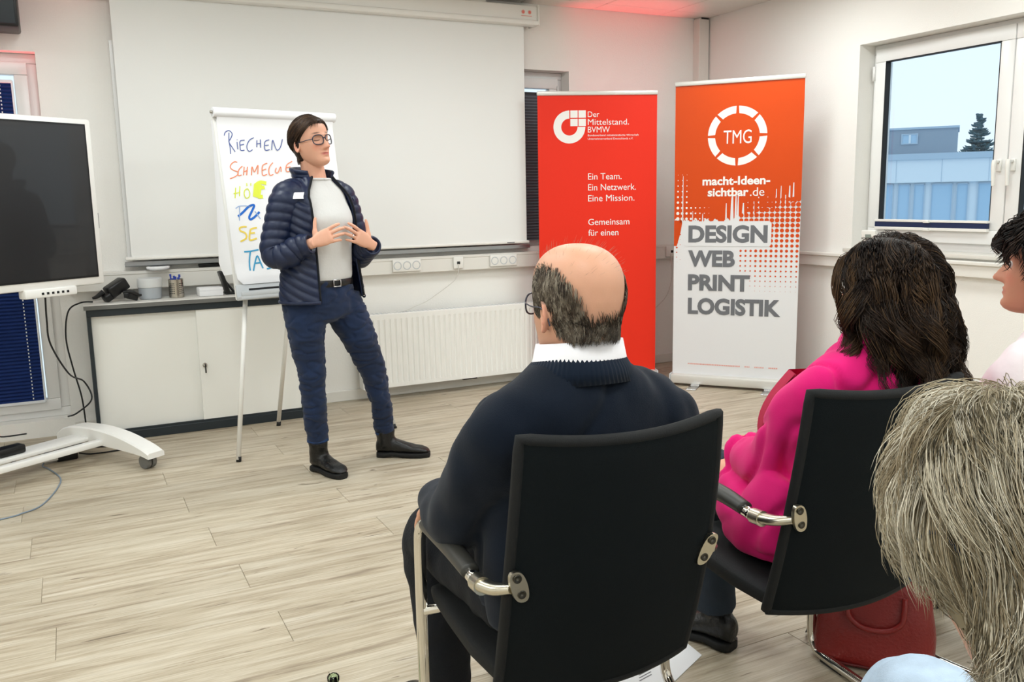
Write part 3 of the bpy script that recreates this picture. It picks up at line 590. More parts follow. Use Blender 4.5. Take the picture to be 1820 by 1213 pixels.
mk('body', box((-.055, -.04, 0), (.05, .045, .075), .008), 'black_plastic', t, sharp=40); mk('button', mvt((lambda V, F: (V[:, [0, 2, 1]], F))(*lathe([(0, 0), (.006, 0), (.005, .004), (0, .004)], 12)), (.02, -.044, .04)), 'steel', t)
p = mk('plug', box((-.12, -.045, .012), (-.05, .0, .05), .005), 'white_plastic', t, sharp=40); mk('plug_tip', box((-.128, -.035, .02), (-.115, -.012, .042), .003), 'plug_blue', p)
# loudspeaker high on the wall
t = thing('loudspeaker', 'black loudspeaker mounted high on the wall in the top left corner', 'loudspeaker', (-.36, 5.64, 2.30)); mk('cabinet', box((-.25, -.13, 0), (.22, .11, .36), .014), 'black_plastic', t, sharp=40); mk('grille', box((-.235, -.136, .015), (.205, -.128, .345), .008), 'anthracite', t, sharp=40); mk('wall_bracket', box((-.06, .10, .12), (.06, .156, .24), .004), 'black_rubber', t, smooth=False)
# red effect lamps
def red_lamp(label, loc, aim, power, spot):
    t = thing('uplight', label, 'lamp', loc); mk('housing', mvt(lathe([(0, 0), (.06, 0), (.06, .03), (.045, .1), (0.04, .1)], 24), (0, 0, 0)), 'black_plastic', t, sharp=40); mk('lens', mvt(lathe([(0, .094), (.04, .094), (.04, .098), (0, .098)], 20), (0, 0, 0)), 'red_print', t)
    d = bpy.data.lights.new('uplight_beam', 'SPOT'); d.energy = power; d.color = (1, .05, .08); d.spot_size = spot; d.spot_blend = .8; d.shadow_soft_size = .05
    o = bpy.data.objects.new('uplight_beam', d); COL.objects.link(o); o.parent = t; o.location = (0, 0, .11); dv = Vector(aim)-Vector(loc); o.rotation_euler = dv.to_track_quat('-Z', 'Y').to_euler()
red_lamp('small black red-light uplight on the floor behind the red banner', (3.74, 5.60, 0), (3.86, 5.78, 2.62), 210, .5)
red_lamp('small black red-light uplight on the floor behind the display', (-.80, 5.66, 0), (-.42, 5.84, 2.2), 200, .6)

# ---------------------------------------------------------------- flipchart
FA = np.array([.70, 4.675, 0]); FU = unit(np.array([.954, .236, 0])); FB = np.array([-FU[1], FU[0], 0]); FUP = np.array([0, 0, 1])+FB*.15; FN = unit(np.cross(FU, FUP))   # FN faces the audience
def fp(u, z, off=0.): return FA+FU*u+FUP*z+FN*off
def fbox(u0, u1, z0, z1, o0, o1, bev=.004):
    V, F = box((u0, o0, z0), (u1, o1, z1), bev); return np.array([fp(v[0], v[2], v[1]) for v in V]), F
t = thing('flipchart', 'white tripod flipchart with coloured handwriting behind the presenter', 'flipchart', tuple(FA+FU*.47+FB*.2))
wmk('board', fbox(.10, .81, .845, 1.84, -.022, -.004, .008), 'tv_white', t, sharp=40)
S0, S1 = .112, .800
zs = np.linspace(.925, 1.815, 30); us = np.linspace(S0, S1, 16)
off = lambda z: .004+.012*math.exp(-((z-.95)/.05)**2)+.018*math.exp(-((1.815-z)/.03))
def rnd(u, z): # rounded lower corners
    if z < .96: k = (.96-z)/.035; e = .03*(1-math.sqrt(max(0, 1-k*k))); return min(max(u, S0+e), S1-e)
    return u
V = np.array([fp(rnd(u, z), z, off(z)) for z in zs for u in us]); V2 = V-FN*.003; n = len(us); F = [(i*n+j, i*n+j+1, (i+1)*n+j+1, (i+1)*n+j) for i in range(29) for j in range(15)]
sheet = wmk('paper_sheet', join([(V, F), (V2, [f[::-1] for f in F])]), 'paper', t, fix=False)
# curled edge of the pages behind, at the left
V = []
for z in np.linspace(.985, 1.80, 24):
    w = .012+.055*((1.80-z)/.8)**1.3*(1 if z > 1.05 else (z-.9)/.15)
    V += [fp(S0+.004, z, 0.0), fp(S0-w*.4, z, -.012-w*.5), fp(S0-w*.65, z, -.03-w*1.2)]
F = [(3*i+j, 3*i+j+1, 3*i+j+4, 3*i+j+3) for i in range(23) for j in range(2)]; V = np.array(V)
wmk('rear_pages', join([(V, F), (V-FN*.002, [f[::-1] for f in F])]), 'paper', t, fix=False)
Q = [fp(u, 1.832, .012) for u in (.095, .3, .6, .815)]
wmk('paper_roll', tube(Q, .026, 20), 'paper', t, sharp=50); [wmk('roll_bolt', tube([fp(u, 1.832, .012), fp(u+d_, 1.832, .012)], .008, 10), 'steel', t) for u, d_ in ((.095, -.012), (.815, .012))]
wmk('tray', join([fbox(.10, .81, .845, .925, -.004, .01, .004), fbox(.10, .81, .842, .862, .0, .07, .004), fbox(.10, .81, .86, .885, .064, .07, .002)]), 'light_grey', t, sharp=40)
wmk('tray_slot', fbox(.17, .74, .892, .902, .0095, .012, .001), 'black_rubber', t)
for a, b2 in (((.0, .0), (.155, .86)), ((.983, .0), (.76, .86))):
    lg = wmk('leg', tube([fp(a[0], 0.012, -.012), fp(b2[0], b2[1], -.012)], .0125, 14), 'white_plastic', t)
    wmk('foot_cap', tube([fp(a[0], 0.0, -.012), fp(a[0]+(b2[0]-a[0])*.03, .028, -.012)], .0135, 12), 'black_rubber', lg)
rl = np.array([1.046, 5.347, 0]); lg = wmk('leg', tube([rl+(0, 0, .012), fp(.47, 1.05, -.03)], .0125, 14), 'white_plastic', t); wmk('foot_cap', tube([rl, rl+(fp(.47, 1.05, -.03)-rl)*.026], .0135, 12), 'black_rubber', lg)
STROKES = {
 'blue': [[[0.145,1.712],[0.154,1.73],[0.174,1.739],[0.188,1.729],[0.189,1.716],[0.178,1.696],[0.167,1.68],[0.18,1.654],[0.195,1.628]],[[0.173,1.728],[0.168,1.684],[0.17,1.649],[0.168,1.616]],[[0.212,1.681],[0.211,1.641]],[[0.214,1.694],[0.214,1.69]],[[0.256,1.691],[0.231,1.686],[0.226,1.664],[0.227,1.637],[0.248,1.638]],[[0.227,1.664],[0.25,1.669]],[[0.31,1.706],[0.284,1.692],[0.266,1.665],[0.265,1.642],[0.276,1.632],[0.294,1.641]],[[0.326,1.693],[0.32,1.655]],[[0.347,1.698],[0.342,1.653]],[[0.322,1.673],[0.345,1.676]],[[0.398,1.697],[0.373,1.687],[0.366,1.662],[0.368,1.64],[0.393,1.643]],[[0.368,1.665],[0.391,1.668]],[[0.405,1.641],[0.418,1.695],[0.429,1.655],[0.44,1.641],[0.46,1.66],[0.477,1.702]]],
 'orange': [[[0.199,1.573],[0.183,1.575],[0.163,1.561],[0.157,1.543],[0.173,1.53],[0.195,1.522],[0.193,1.508],[0.173,1.495],[0.147,1.486]],[[0.225,1.553],[0.204,1.535],[0.194,1.513],[0.199,1.502],[0.214,1.506]],[[0.234,1.549],[0.225,1.504]],[[0.253,1.549],[0.242,1.504]],[[0.228,1.522],[0.248,1.529]],[[0.27,1.504],[0.279,1.549],[0.289,1.522],[0.314,1.558],[0.306,1.509]],[[0.369,1.57],[0.343,1.558],[0.334,1.531],[0.335,1.504],[0.36,1.509]],[[0.336,1.531],[0.359,1.538]],[[0.403,1.573],[0.38,1.55],[0.372,1.522],[0.377,1.504],[0.397,1.509]],[[0.419,1.545],[0.411,1.523],[0.425,1.518],[0.445,1.55],[0.445,1.523]],[[0.519,1.581],[0.487,1.564],[0.476,1.541],[0.479,1.525],[0.502,1.528]],[[0.479,1.546],[0.505,1.551]]],
 'lime': [[[0.172,1.438],[0.161,1.383]],[[0.196,1.446],[0.187,1.393]],[[0.156,1.407],[0.194,1.413]],[[0.234,1.433],[0.218,1.42],[0.215,1.397],[0.223,1.382],[0.24,1.388],[0.247,1.41],[0.241,1.428],[0.234,1.433]],[[0.237,1.462],[0.236,1.446]],[[0.26,1.462],[0.258,1.448]]],
 'limethick': [[[0.287,1.455],[0.272,1.388]],[[0.3,1.459],[0.283,1.385]],[[0.284,1.45],[0.315,1.466],[0.349,1.461]],[[0.302,1.437],[0.336,1.439]],[[0.29,1.388],[0.319,1.389]],[[0.314,1.455],[0.296,1.396]]],
 'palblue': [[[0.156,1.328],[0.178,1.34],[0.215,1.341],[0.245,1.336]],[[0.18,1.337],[0.17,1.264]],[[0.263,1.311],[0.289,1.27]]],
 'bold': [[[0.165,1.286],[0.194,1.307],[0.23,1.336],[0.257,1.345],[0.262,1.338],[0.245,1.311],[0.227,1.282],[0.231,1.269],[0.253,1.278],[0.289,1.307]]],
 'yellow': [[[0.205,1.23],[0.184,1.231],[0.165,1.224],[0.168,1.209],[0.19,1.199],[0.198,1.184],[0.191,1.167],[0.16,1.153]],[[0.262,1.223],[0.229,1.217],[0.219,1.198],[0.213,1.173],[0.216,1.158],[0.254,1.166]],[[0.221,1.195],[0.247,1.196]]],
 'cyan': [[[0.173,1.098],[0.208,1.099],[0.256,1.105]],[[0.208,1.099],[0.195,1.045],[0.191,0.996]],[[0.209,0.994],[0.226,1.038],[0.244,1.072],[0.257,1.036],[0.266,1.003]],[[0.222,1.033],[0.257,1.036]],[[0.333,1.037],[0.305,1.033],[0.331,1.022],[0.323,1.007],[0.287,0.999]]]}
def stroke(pts, w, lift=0.):
    Q = cr(np.array(pts), 6) if len(pts) > 2 else np.array([np.array(pts[0])*(1-s)+np.array(pts[1])*s for s in np.linspace(0, 1, 8)]); T = unit(np.gradient(Q, axis=0)); Nn = np.stack([-T[:, 1], T[:, 0]], 1)*w/2; V = []
    for q, nn in zip(Q, Nn):
        for s in (-1, 1): p = q+nn*s; V.append(fp(p[0], p[1], off(p[1])+.0015+lift))
    return np.array(V), [(2*i, 2*i+1, 2*i+3, 2*i+2) for i in range(len(Q)-1)]
WID = dict(blue=.0048, orange=.005, lime=.005, limethick=.02, palblue=.005, bold=.012, yellow=.009, cyan=.008)
for k, ss in STROKES.items(): wmk('handwriting', join([stroke(s, WID[k], .0002*i) for i, s in enumerate(ss)]), 'ink_'+k, sheet, smooth=False, fix=False)

# ---------------------------------------------------------------- roll-up banners
def banner(label, L, Rr, ztop):
    """stand between floor points L (left) and Rr (right); local x 0..w, z up, print faces -y"""
    L = np.array(L); Rr = np.array(Rr); d = Rr-L; w = np.linalg.norm(d); rz = math.atan2(d[1], d[0])
    t = thing('rollup_banner', label, 'banner', (L[0], L[1], 0), rz)
    mk('base', join([box((-.005, -.05, .018), (w+.005, .06, .085), .012)]), 'rail_white', t, sharp=40)
    mk('end_cap', box((w+.003, -.052, .016), (w+.014, .062, .088), .008), 'light_grey', t, sharp=40); mk('end_cap', box((-.014, -.052, .016), (-.003, .062, .088), .008), 'light_grey', t, sharp=40)
    for x in (.17, w-.17): mk('foot', join([box((x-.035, -.17, 0), (x+.035, .15, .008), .003), box((x-.03, -.03, .006), (x+.03, .04, .02))]), 'silver', t, smooth=False)
    mk('top_rail', box((-.004, -.012, ztop-.03), (w+.004, .014, ztop), .006), 'rail_white', t, sharp=40)
    mk('support_pole', tube([(w/2, .03, .08), (w/2, .022, ztop-.01)], .008, 10), 'steel', t)
    return t, w
def sheet_mesh(w, z0, z1, y, wav=.0): 
    xs = np.linspace(0, w, 24); zs = np.linspace(z0, z1, 40); V = np.array([(x, y+wav*math.exp(-((x-w*.88)/(.05))**2)*math.sin(z*2.2), z) for z in zs for x in xs]); n = 24
    F = [(i*n+j, i*n+j+1, (i+1)*n+j+1, (i+1)*n+j) for i in range(39) for j in range(23)]; return join([(V, F), (V+np.array([0, .0015, 0]), [f[::-1] for f in F])])
def pr(name, parts, m, t): return mk(name, join(parts), m, t, smooth=False, fix=False)
# red banner
t, w = banner('red roll-up banner with a white ring logo behind the bald man', (3.000, 5.560), (3.787, 5.240), 2.087)
k = w/.85
sh = mk('fabric', sheet_mesh(w, .08, 2.065, 0.), 'red_print', t, fix=False)
cx, cz, Ro, Ri = .224*k, 1.842, .113*k, .058*k; yp = -.0012
P = []; aa = np.linspace(math.radians(90), math.radians(360), 60)
V = np.array([(cx+r*math.cos(q), yp, cz+r*math.sin(q)) for q in aa for r in (Ro, Ri)]); P.append((V, [(2*i, 2*i+1, 2*i+3, 2*i+2) for i in range(59)]))
s0 = .054*k
for ix in (0, 1):
    for iz in (0, 1):
        x0_, z0_ = cx+.007+ix*(s0+.004), cz+.006+iz*(s0+.003); P.append(poly_flat([(x0_, z0_), (x0_+s0-.002, z0_), (x0_+s0-.002, z0_+s0-.004), (x0_, z0_+s0-.004)], yp))
pr('ring_logo', P, 'white_print', sh)
TX_ = [('Der', .355, .437, 1.909, .038, .0), ('Mittelstand.', .355, .648, 1.855, .040, .0), ('BVMW', .355, .512, 1.803, .040, .0), ('Bundesverband mittelständische Wirtschaft', .355, .719, 1.777, .013, .0), ('Unternehmerverband Deutschlands e.V.', .355, .679, 1.753, .013, .0),
       ('Ein Team.', .355, .596, 1.476, .044, .0), ('Ein Netzwerk.', .355, .700, 1.400, .044, .0), ('Eine Mission.', .355, .690, 1.323, .044, .0), ('Gemeinsam', .355, .654, 1.155, .044, .004), ('für einen', .355, .574, 1.079, .044, .004)]
for s, a, b2, z, c, bo in TX_: pr('lettering', [fit_text(s, a*k, b2*k, z, c, yp, bo)], 'white_print', sh)
# orange banner
t, w = banner('orange and white roll-up banner reading DESIGN WEB PRINT LOGISTIK', (3.822, 5.074), (4.364, 4.418), 2.122); k = w/.85
sh = mk('fabric', sheet_mesh(w, .08, 2.10, 0., .0), 'banner_white', t, fix=False)
rr = random.Random(5); y1_, y2_, y3_, y4_ = -.0010, -.0016, -.0022, -.0030
# orange field with a ragged, dripping lower edge
edge = [(0, 1.16)]
xs = np.linspace(.0, .85, 120)
for x in xs:
    z = 1.175 if x < .36 else 1.175+(x-.36)/(.49)*.13
    z += .012*math.sin(x*90)+rr.uniform(-.01, .012)
    edge.append((x*k, z))
V = []; F = []
for i, (x, z) in enumerate(edge[1:]): V += [(x, y1_, z), (x, y1_, 2.10)]
F = [(2*i, 2*i+2, 2*i+3, 2*i+1) for i in range(len(V)//2-1)]; pr('orange_field', [(np.array(V), F)], 'orange_print', sh)
P = []   # white drips running up into the orange
for x, h, wd_ in [(.36, .13, .006), (.40, .2, .012), (.425, .19, .008), (.44, .2, .007), (.475, .13, .01), (.505, .15, .005), (.545, .14, .006), (.575, .17, .008), (.60, .12, .007), (.635, .17, .006), (.665, .15, .008), (.69, .22, .006), (.72, .24, .005), (.75, .18, .007), (.775, .24, .009), (.80, .26, .008), (.825, .15, .007), (.06, .32, .004), (.2, .06, .005), (.13, .08, .003)]:
    zb = 1.165; P.append(poly_flat([((x-wd_)*k, zb), ((x+wd_)*k, zb), ((x+wd_*.6)*k, zb+h*.6), ((x+wd_*.4)*k, zb+h), ((x-wd_*.3)*k, zb+h), ((x-wd_*.7)*k, zb+h*.6)], y2_))
pr('drip_print', P, 'banner_white', sh)['kind'] = 'stuff'
P = []   # white halftone dots on the orange, lower left
for ix in range(9):
    for iz in range(9):
        x, z = .025+ix*.031, 1.19+iz*.038; r = .0125*(1-iz/9.5)*(1-ix/8.5)
        if r > .0012 and (ix < 3 or iz < 3): P.append((np.array(disc(x*k, z, r, y2_, 10)), [tuple(range(10))]))
pr('halftone_light', P, 'white_print', sh)['kind'] = 'stuff'
P = []   # orange halftone dots on the white, right
for ix in range(19):
    for iz in range(20):
        x, z = .228+ix*.0337, 1.315-iz*.0345
        if z < 1.0 and x < .46: continue
        if z < .80 and x < .53: continue
        if z >= 1.0 and x < .66 and z < 1.17: continue
        if z > 1.17 and x < .45+.2*(z-1.17): continue
        fz = (z-.66)/(1.3-.66); r = .0165*min(1, max(0, fz*1.12))**.8*(.82+.18*min(1, (1.0-abs(x-.7))))
        if x < .55 and z < 1.0: r *= .8
        if r > .0015: P.append((np.array(disc(x*k, z, r, y3_, 12)), [tuple(range(12))]))
for iz in range(9):
    P.append((np.array(disc(.018*k+.006*rr.random(), 1.16-iz*.034, .014*(1-iz/9), y3_, 10)), [tuple(range(10))])); P.append((np.array(disc(.045*k, 1.15-iz*.035, .006*(1-iz/10)*rr.random(), y3_, 8)), [tuple(range(8))]))
pr('halftone_dark', P, 'orange_print', sh)['kind'] = 'stuff'
pr('ragged_margin', [poly_flat([(0, 1.0), (.02, 1.0), (.045, 1.09), (.06, 1.18), (0, 1.18)], y1_)], 'orange_print', sh)
rp = []
for cxx, czz, a0 in ((.665-.02, 1.172-.02, 0), (.07+.02, 1.172-.02, 90), (.07+.02, 1.0+.02, 180), (.665-.02, 1.0+.02, 270)):
    for q in np.linspace(a0, a0+90, 6): rp.append(((cxx+.02*math.cos(math.radians(q)))*k, czz+.02*math.sin(math.radians(q))))
pr('white_panel', [poly_flat(rp, y3_-.0003)], 'banner_white', sh)
P = []; cx, cz, Ro, Ri = .4235*k, 1.745, .197*k, .148*k
for i in range(8):
    a0 = math.radians(45*i+2.2); a1 = math.radians(45*(i+1)-2.2); q = np.linspace(a0, a1, 9); q2 = np.linspace(a0+.035, a1-.035, 9)
    V = np.array([p for o_, n_ in zip(q, q2) for p in ((cx+Ro*math.cos(o_), y2_, cz+Ro*1.0*math.sin(o_)), (cx+Ri*math.cos(n_), y2_, cz+Ri*math.sin(n_)))]); P.append((V, [(2*j, 2*j+1, 2*j+3, 2*j+2) for j in range(8)]))
pr('ring_logo', P, 'white_print', sh)
for s, a, b2, z, c, bo, mm in (('TMG', .333, .519, 1.694, .088, 0., 'white_print'), ('macht-Ideen-', .195, .648, 1.418, .058, .030, 'white_print'), ('sichtbar', .232, .508, 1.342, .058, .030, 'white_print'), ('.de', .518, .612, 1.342, .056, .0, 'white_print'),
        ('DESIGN', .102, .641, 1.025, .119, .044, 'grey_print'), ('WEB', .102, .427, .857, .114, .044, 'grey_print'), ('PRINT', .104, .531, .688, .114, .044, 'grey_print'), ('LOGISTIK', .106, .741, .520, .115, .044, 'grey_print')):
    pr('lettering', [fit_text(s, a*k, b2*k, z, c, y4_, bo)], mm, sh)
P = []; x = .111
while x < .73:   # tiny blurred line of print near the foot
    L = rr.uniform(.004, .012); P.append(poly_flat([(x*k, .155), ((x+L)*k, .155), ((x+L)*k, .164), (x*k, .164)], y2_)); x += L+.003+(.03 if rr.random() < .05 else 0)
pr('small_print', P, 'pale_red_print', sh)['kind'] = 'stuff'

# ---------------------------------------------------------------- small things on sill and floor
t = thing('thermometer', 'small white room thermometer with grey display on the window sill', 'thermometer', (4.60, 4.045, .9895), -math.pi/2+.25); M_ = np.array(Matrix.Rotation(.18, 4, 'X'))
mk('case', xf(box((-.047, -.012, 0), (.047, .012, .125), .008), M_), 'white_plastic', t, sharp=40); mk('display', xf(box((-.02, -.0135, .07), (.02, -.011, .1), .002), M_), 'lcd', t, sharp=40); mk('back_prop', xf(box((-.02, .01, .0), (.02, .05, .01), .002), M_), 'white_plastic', t)
t = thing('wooden_box', 'small dark brown wooden box on the floor by the right wall', 'box', (4.56, 4.34, 0)); mk('body', box((-.05, -.14, 0), (.05, .14, .105), .004), 'brown_box', t, sharp=40); mk('lid', box((-.053, -.143, .105), (.053, .143, .122), .004), 'brown_box', t, sharp=40)
pc = np.array([(1.20, 1.93), (1.305, 1.885), (1.53, 1.94), (1.575, 1.995), (1.30, 2.03)])
pap = np.array([(1.29, 1.985, 0), (1.36, 1.765, 0), (1.56, 1.83, 0), (1.49, 2.05, 0)]) 
pap = np.array([(1.262, 1.972, 0), (1.305, 1.80, 0), (1.575, 1.932, 0), (1.585, 2.06, 0)])
V = np.vstack([pap+(0, 0, .0006), pap+(0, 0, .0022)]); o = mk('paper_sheet', (V, [(3, 2, 1, 0), (4, 5, 6, 7), (0, 1, 5, 4), (1, 2, 6, 5), (2, 3, 7, 6), (3, 0, 4, 7)]), 'paper', smooth=False); tag(o, 'white printed sheet lying on the floor under the near chair', 'paper')
pr('printed_text', [(np.array([(x, y, .0026), (x+.05, y+.012, .0026), (x+.05, y+.016, .0026), (x, y+.004, .0026)]), [(0, 1, 2, 3)]) for x, y in [(1.33+.008*i, 1.90+.013*i) for i in range(7)]], 'grey_print', o)
t = thing('glass_bottle', 'clear green-tinted glass bottle standing on the floor at the bottom edge', 'bottle', (.466, 1.92, 0))
prof = [(0, .004), (.030, 0), (.033, .01), (.033, .13), (.028, .16), (.0135, .205), (.0125, .235), (.0145, .238), (.0145, .246), (.0125, .25), (.0095, .25), (.0095, .21), (.024, .16), (.0295, .13), (.0295, .012), (0, .012)]
mk('bottle_glass', lathe(prof, 32), 'bottle_green', t)
# red leather bag
t = thing('handbag', 'dark red leather handbag on the floor beside the second chair', 'handbag', (2.0, 1.675, 0), -.88)
R = []
for z, a, b2, p in ((0, .14, .065, 4), (.012, .158, .078, 4), (.05, .162, .082, 4), (.15, .155, .068, 3.5), (.22, .148, .045, 3), (.26, .14, .026, 2.6), (.268, .135, .018, 2.4)): R.append(sell((0, 0, z), (1, 0, 0), (0, 1, 0), a, b2, b2, 48, p))
mk('body', rumple(loft(cr(np.array(R).reshape(7, -1), 4).reshape(-1, 48, 3)), .006, 14), 'bag_red', t)
mk('zip_band', stube([(-.135, 0, .262), (-.08, 0, .272), (0, 0, .274), (.08, 0, .272), (.135, 0, .262)], .008, 8), 'bag_dark', t)
for s in (-1, 1): mk('handle', stube([(-.075, s*.05, .225), (-.075, s*.066, .20), (-.068, s*.078, .16), (-.03, s*.085, .135), (.03, s*.085, .135), (.068, s*.078, .16), (.075, s*.066, .20), (.075, s*.05, .225)], .0075, 10), 'bag_red', t)
mk('bottom_piping', tube(np.vstack([sell((0, 0, .014), (1, 0, 0), (0, 1, 0), .160, .080, .080, 48, 4)]*1+[sell((0, 0, .014), (1, 0, 0), (0, 1, 0), .160, .080, .080, 48, 4)[:1]]), .005, 6), 'bag_dark', t)
mk('strap', stube([(-.14, .0, .22), (-.17, .02, .15), (-.185, .04, .05), (-.19, .09, .012), (-.15, .15, .012), (-.09, .19, .012)], .009, 8, flat=.35), 'leather_black', t)
# ---------------------------------------------------------------- cantilever chairs
def chair_back():
    Z = np.linspace(0, 1, 26); X = np.linspace(-1, 1, 25); Vf = []; Vb = []
    for s in Z:
        z = .400+(.926-.400)*s; yv = -.198-.118*s-.03*s*(1-s)*2; hw_ = .214+.005*math.sin(s*math.pi)-.006*s
        for x in X:
            curve = .035*(1-x*x); zz = z+.014*x*x*s**5-.012*(1-x*x)*(1-s)**5
            e = .0 if abs(x) < .96 and .02 < s < .98 else .004
            Vf.append((x*hw_, yv-curve+.030+.0, zz)); Vb.append((x*hw_, yv-curve+.008+e, zz))
    n = 25; m = 26; F = [(i*n+j, i*n+j+1, (i+1)*n+j+1, (i+1)*n+j) for i in range(m-1) for j in range(n-1)]; V = np.array(Vf+Vb); o_ = n*m; G = F+[tuple(q+o_ for q in f[::-1]) for f in F]
    for j in range(n-1): G += [(j, o_+j, o_+j+1, j+1), ((m-1)*n+j, (m-1)*n+j+1, o_+(m-1)*n+j+1, o_+(m-1)*n+j)]
    for i in range(m-1): G += [(i*n, (i+1)*n, o_+(i+1)*n, o_+i*n), (i*n+n-1, o_+i*n+n-1, o_+(i+1)*n+n-1, (i+1)*n+n-1)]
    return V, G
def make_chair(label):
    t = thing('conference_chair', label, 'chair', group='black cantilever conference chairs')
    b = mk('backrest', chair_back(), 'chair_mesh', t, sharp=60)
    V, G = chair_back(); n = 25; m = 26; loopi = [j for j in range(n)]+[i*n+n-1 for i in range(1, m)]+[(m-1)*n+j for j in range(n-2, -1, -1)]+[i*n for i in range(m-2, 0, -1)]; mid = (V[:n*m]+V[n*m:])/2; lp = mid[loopi+[loopi[0]]]
    mk('edge_piping', tube(lp, .0125, 8, True), 'chair_seat', b)
    R = []
    for yv, zt, hw_, th in ((-.185, .440, .195, .035), (-.165, .445, .210, .05), (-.05, .452, .225, .055), (.1, .460, .228, .055), (.2, .462, .226, .05), (.235, .452, .22, .035), (.245, .435, .214, .012)):
        R.append(sell((0, yv, zt-th/2), (1, 0, 0), (0, 0, 1), hw_, th/2, th/2, 36, 5))
    mk('seat', loft(R), 'chair_seat', t, sharp=60)
    for s in (-1, 1):
        x = s*.252
        path = [(x, -.165, .634), (x, -.05, .640), (x, .12, .636), (x, .165, .63), (x, .195, .605), (x, .205, .56), (x, .207, .40), (x, .208, .16), (x*1.0, .205, .07), (x*.99, .185, .03), (x*.985, .14, .016), (x*.97, -.05, .0155), (x*.95, -.2, .0155)]
        fr = mk('side_frame', stube(path, .0142, 14, 8), 'chrome', t)
        pad = stube([(x, -.14, .640), (x, -.05, .647), (x, .06, .645), (x, .12, .640), (x, .15, .636)], [.0165, .019, .019, .017, .0145], 14, 8); V = pad[0].copy(); V[:, 0] = x+(V[:, 0]-x)*1.15; mk('arm_pad', (V, pad[1]), 'arm_pad', t)
        # cast bracket from the arm to the backrest: round collar, waist and a two-bolt plate behind the mesh
        yb_, zb_ = -.262, .655; br = []
        br.append(tube([(x, -.172, .634), (x, -.205, .637)], .018, 16)); br.append(stube([(x, -.195, .637), (x-s*.012, -.235, .642), (x-s*.035, -.263, .650)], [.018, .016, .013], 12, 6, flat=.75))
        pl = []
        for yv in (-.276, -.266):
            ring = []
            for q in np.linspace(0, 2*np.pi, 32, endpoint=False):
                r = .019*(1+.35*abs(math.sin(q))**3); ring.append((x-s*.046+s*.010*math.sin(q)+r*.9*math.cos(q), yv-.028*(math.sin(q)*.25), .655+.030*math.sin(q)+.004*math.sin(q)))
            pl.append(ring)
        br.append(loft(pl)); bo = mk('arm_bracket', join(br), 'satin_metal', t, sharp=45)
        for dz in (-.017, .019):
            c_ = lathe([(0, 0), (.0085, 0), (.0085, .002), (.0065, .003), (.004, .0012), (0, .0012)], 18); Vc = c_[0][:, [0, 2, 1]]*np.array([1, -1, 1]); mk('bolt', (Vc+np.array([x-s*.046+s*.010*dz/.03, -.2765-.007*dz/.03, .656+dz]), c_[1]), 'bolt_dark', bo)
        mk('glide', box((x*.985-.012, .06, .0), (x*.985+.012, .15, .018), .004), 'black_rubber', fr); 
    mk('seat_bar', join([tube([(-.252, .2, .405), (.252, .2, .405)], .011, 12), tube([(-.18, .195, .405), (-.18, -.15, .41)], .009, 8), tube([(.18, .195, .405), (.18, -.15, .41)], .009, 8)]), 'chrome', t)
    mk('rear_bar', stube([(-.239, -.2, .0155), (-.235, -.225, .0155), (-.2, -.245, .0155), (0, -.25, .0155), (.2, -.245, .0155), (.235, -.225, .0155), (.239, -.2, .0155)], .0135, 12), 'chrome', t)
    return t
C1, C2, C3, C4 = (.902, 1.613, -.064), (1.605, 1.615, -.094), (2.40, 1.48, .15), (.86, .48, -.25)
ch1 = make_chair('black mesh-back chair with chrome arms holding the balding man'); 
copy_tree(ch1, (C2[0], C2[1], 0), C2[2], 'black mesh-back chair with chrome arms holding the woman in pink')
copy_tree(ch1, (C3[0], C3[1], 0), C3[2], 'black mesh-back chair under the dark-haired woman in white')
copy_tree(ch1, (C4[0], C4[1], 0), C4[2], 'black chair under the grey-haired person in the foreground')
ch1.location = (C1[0], C1[1], 0); ch1.rotation_euler = (0, 0, C1[2])
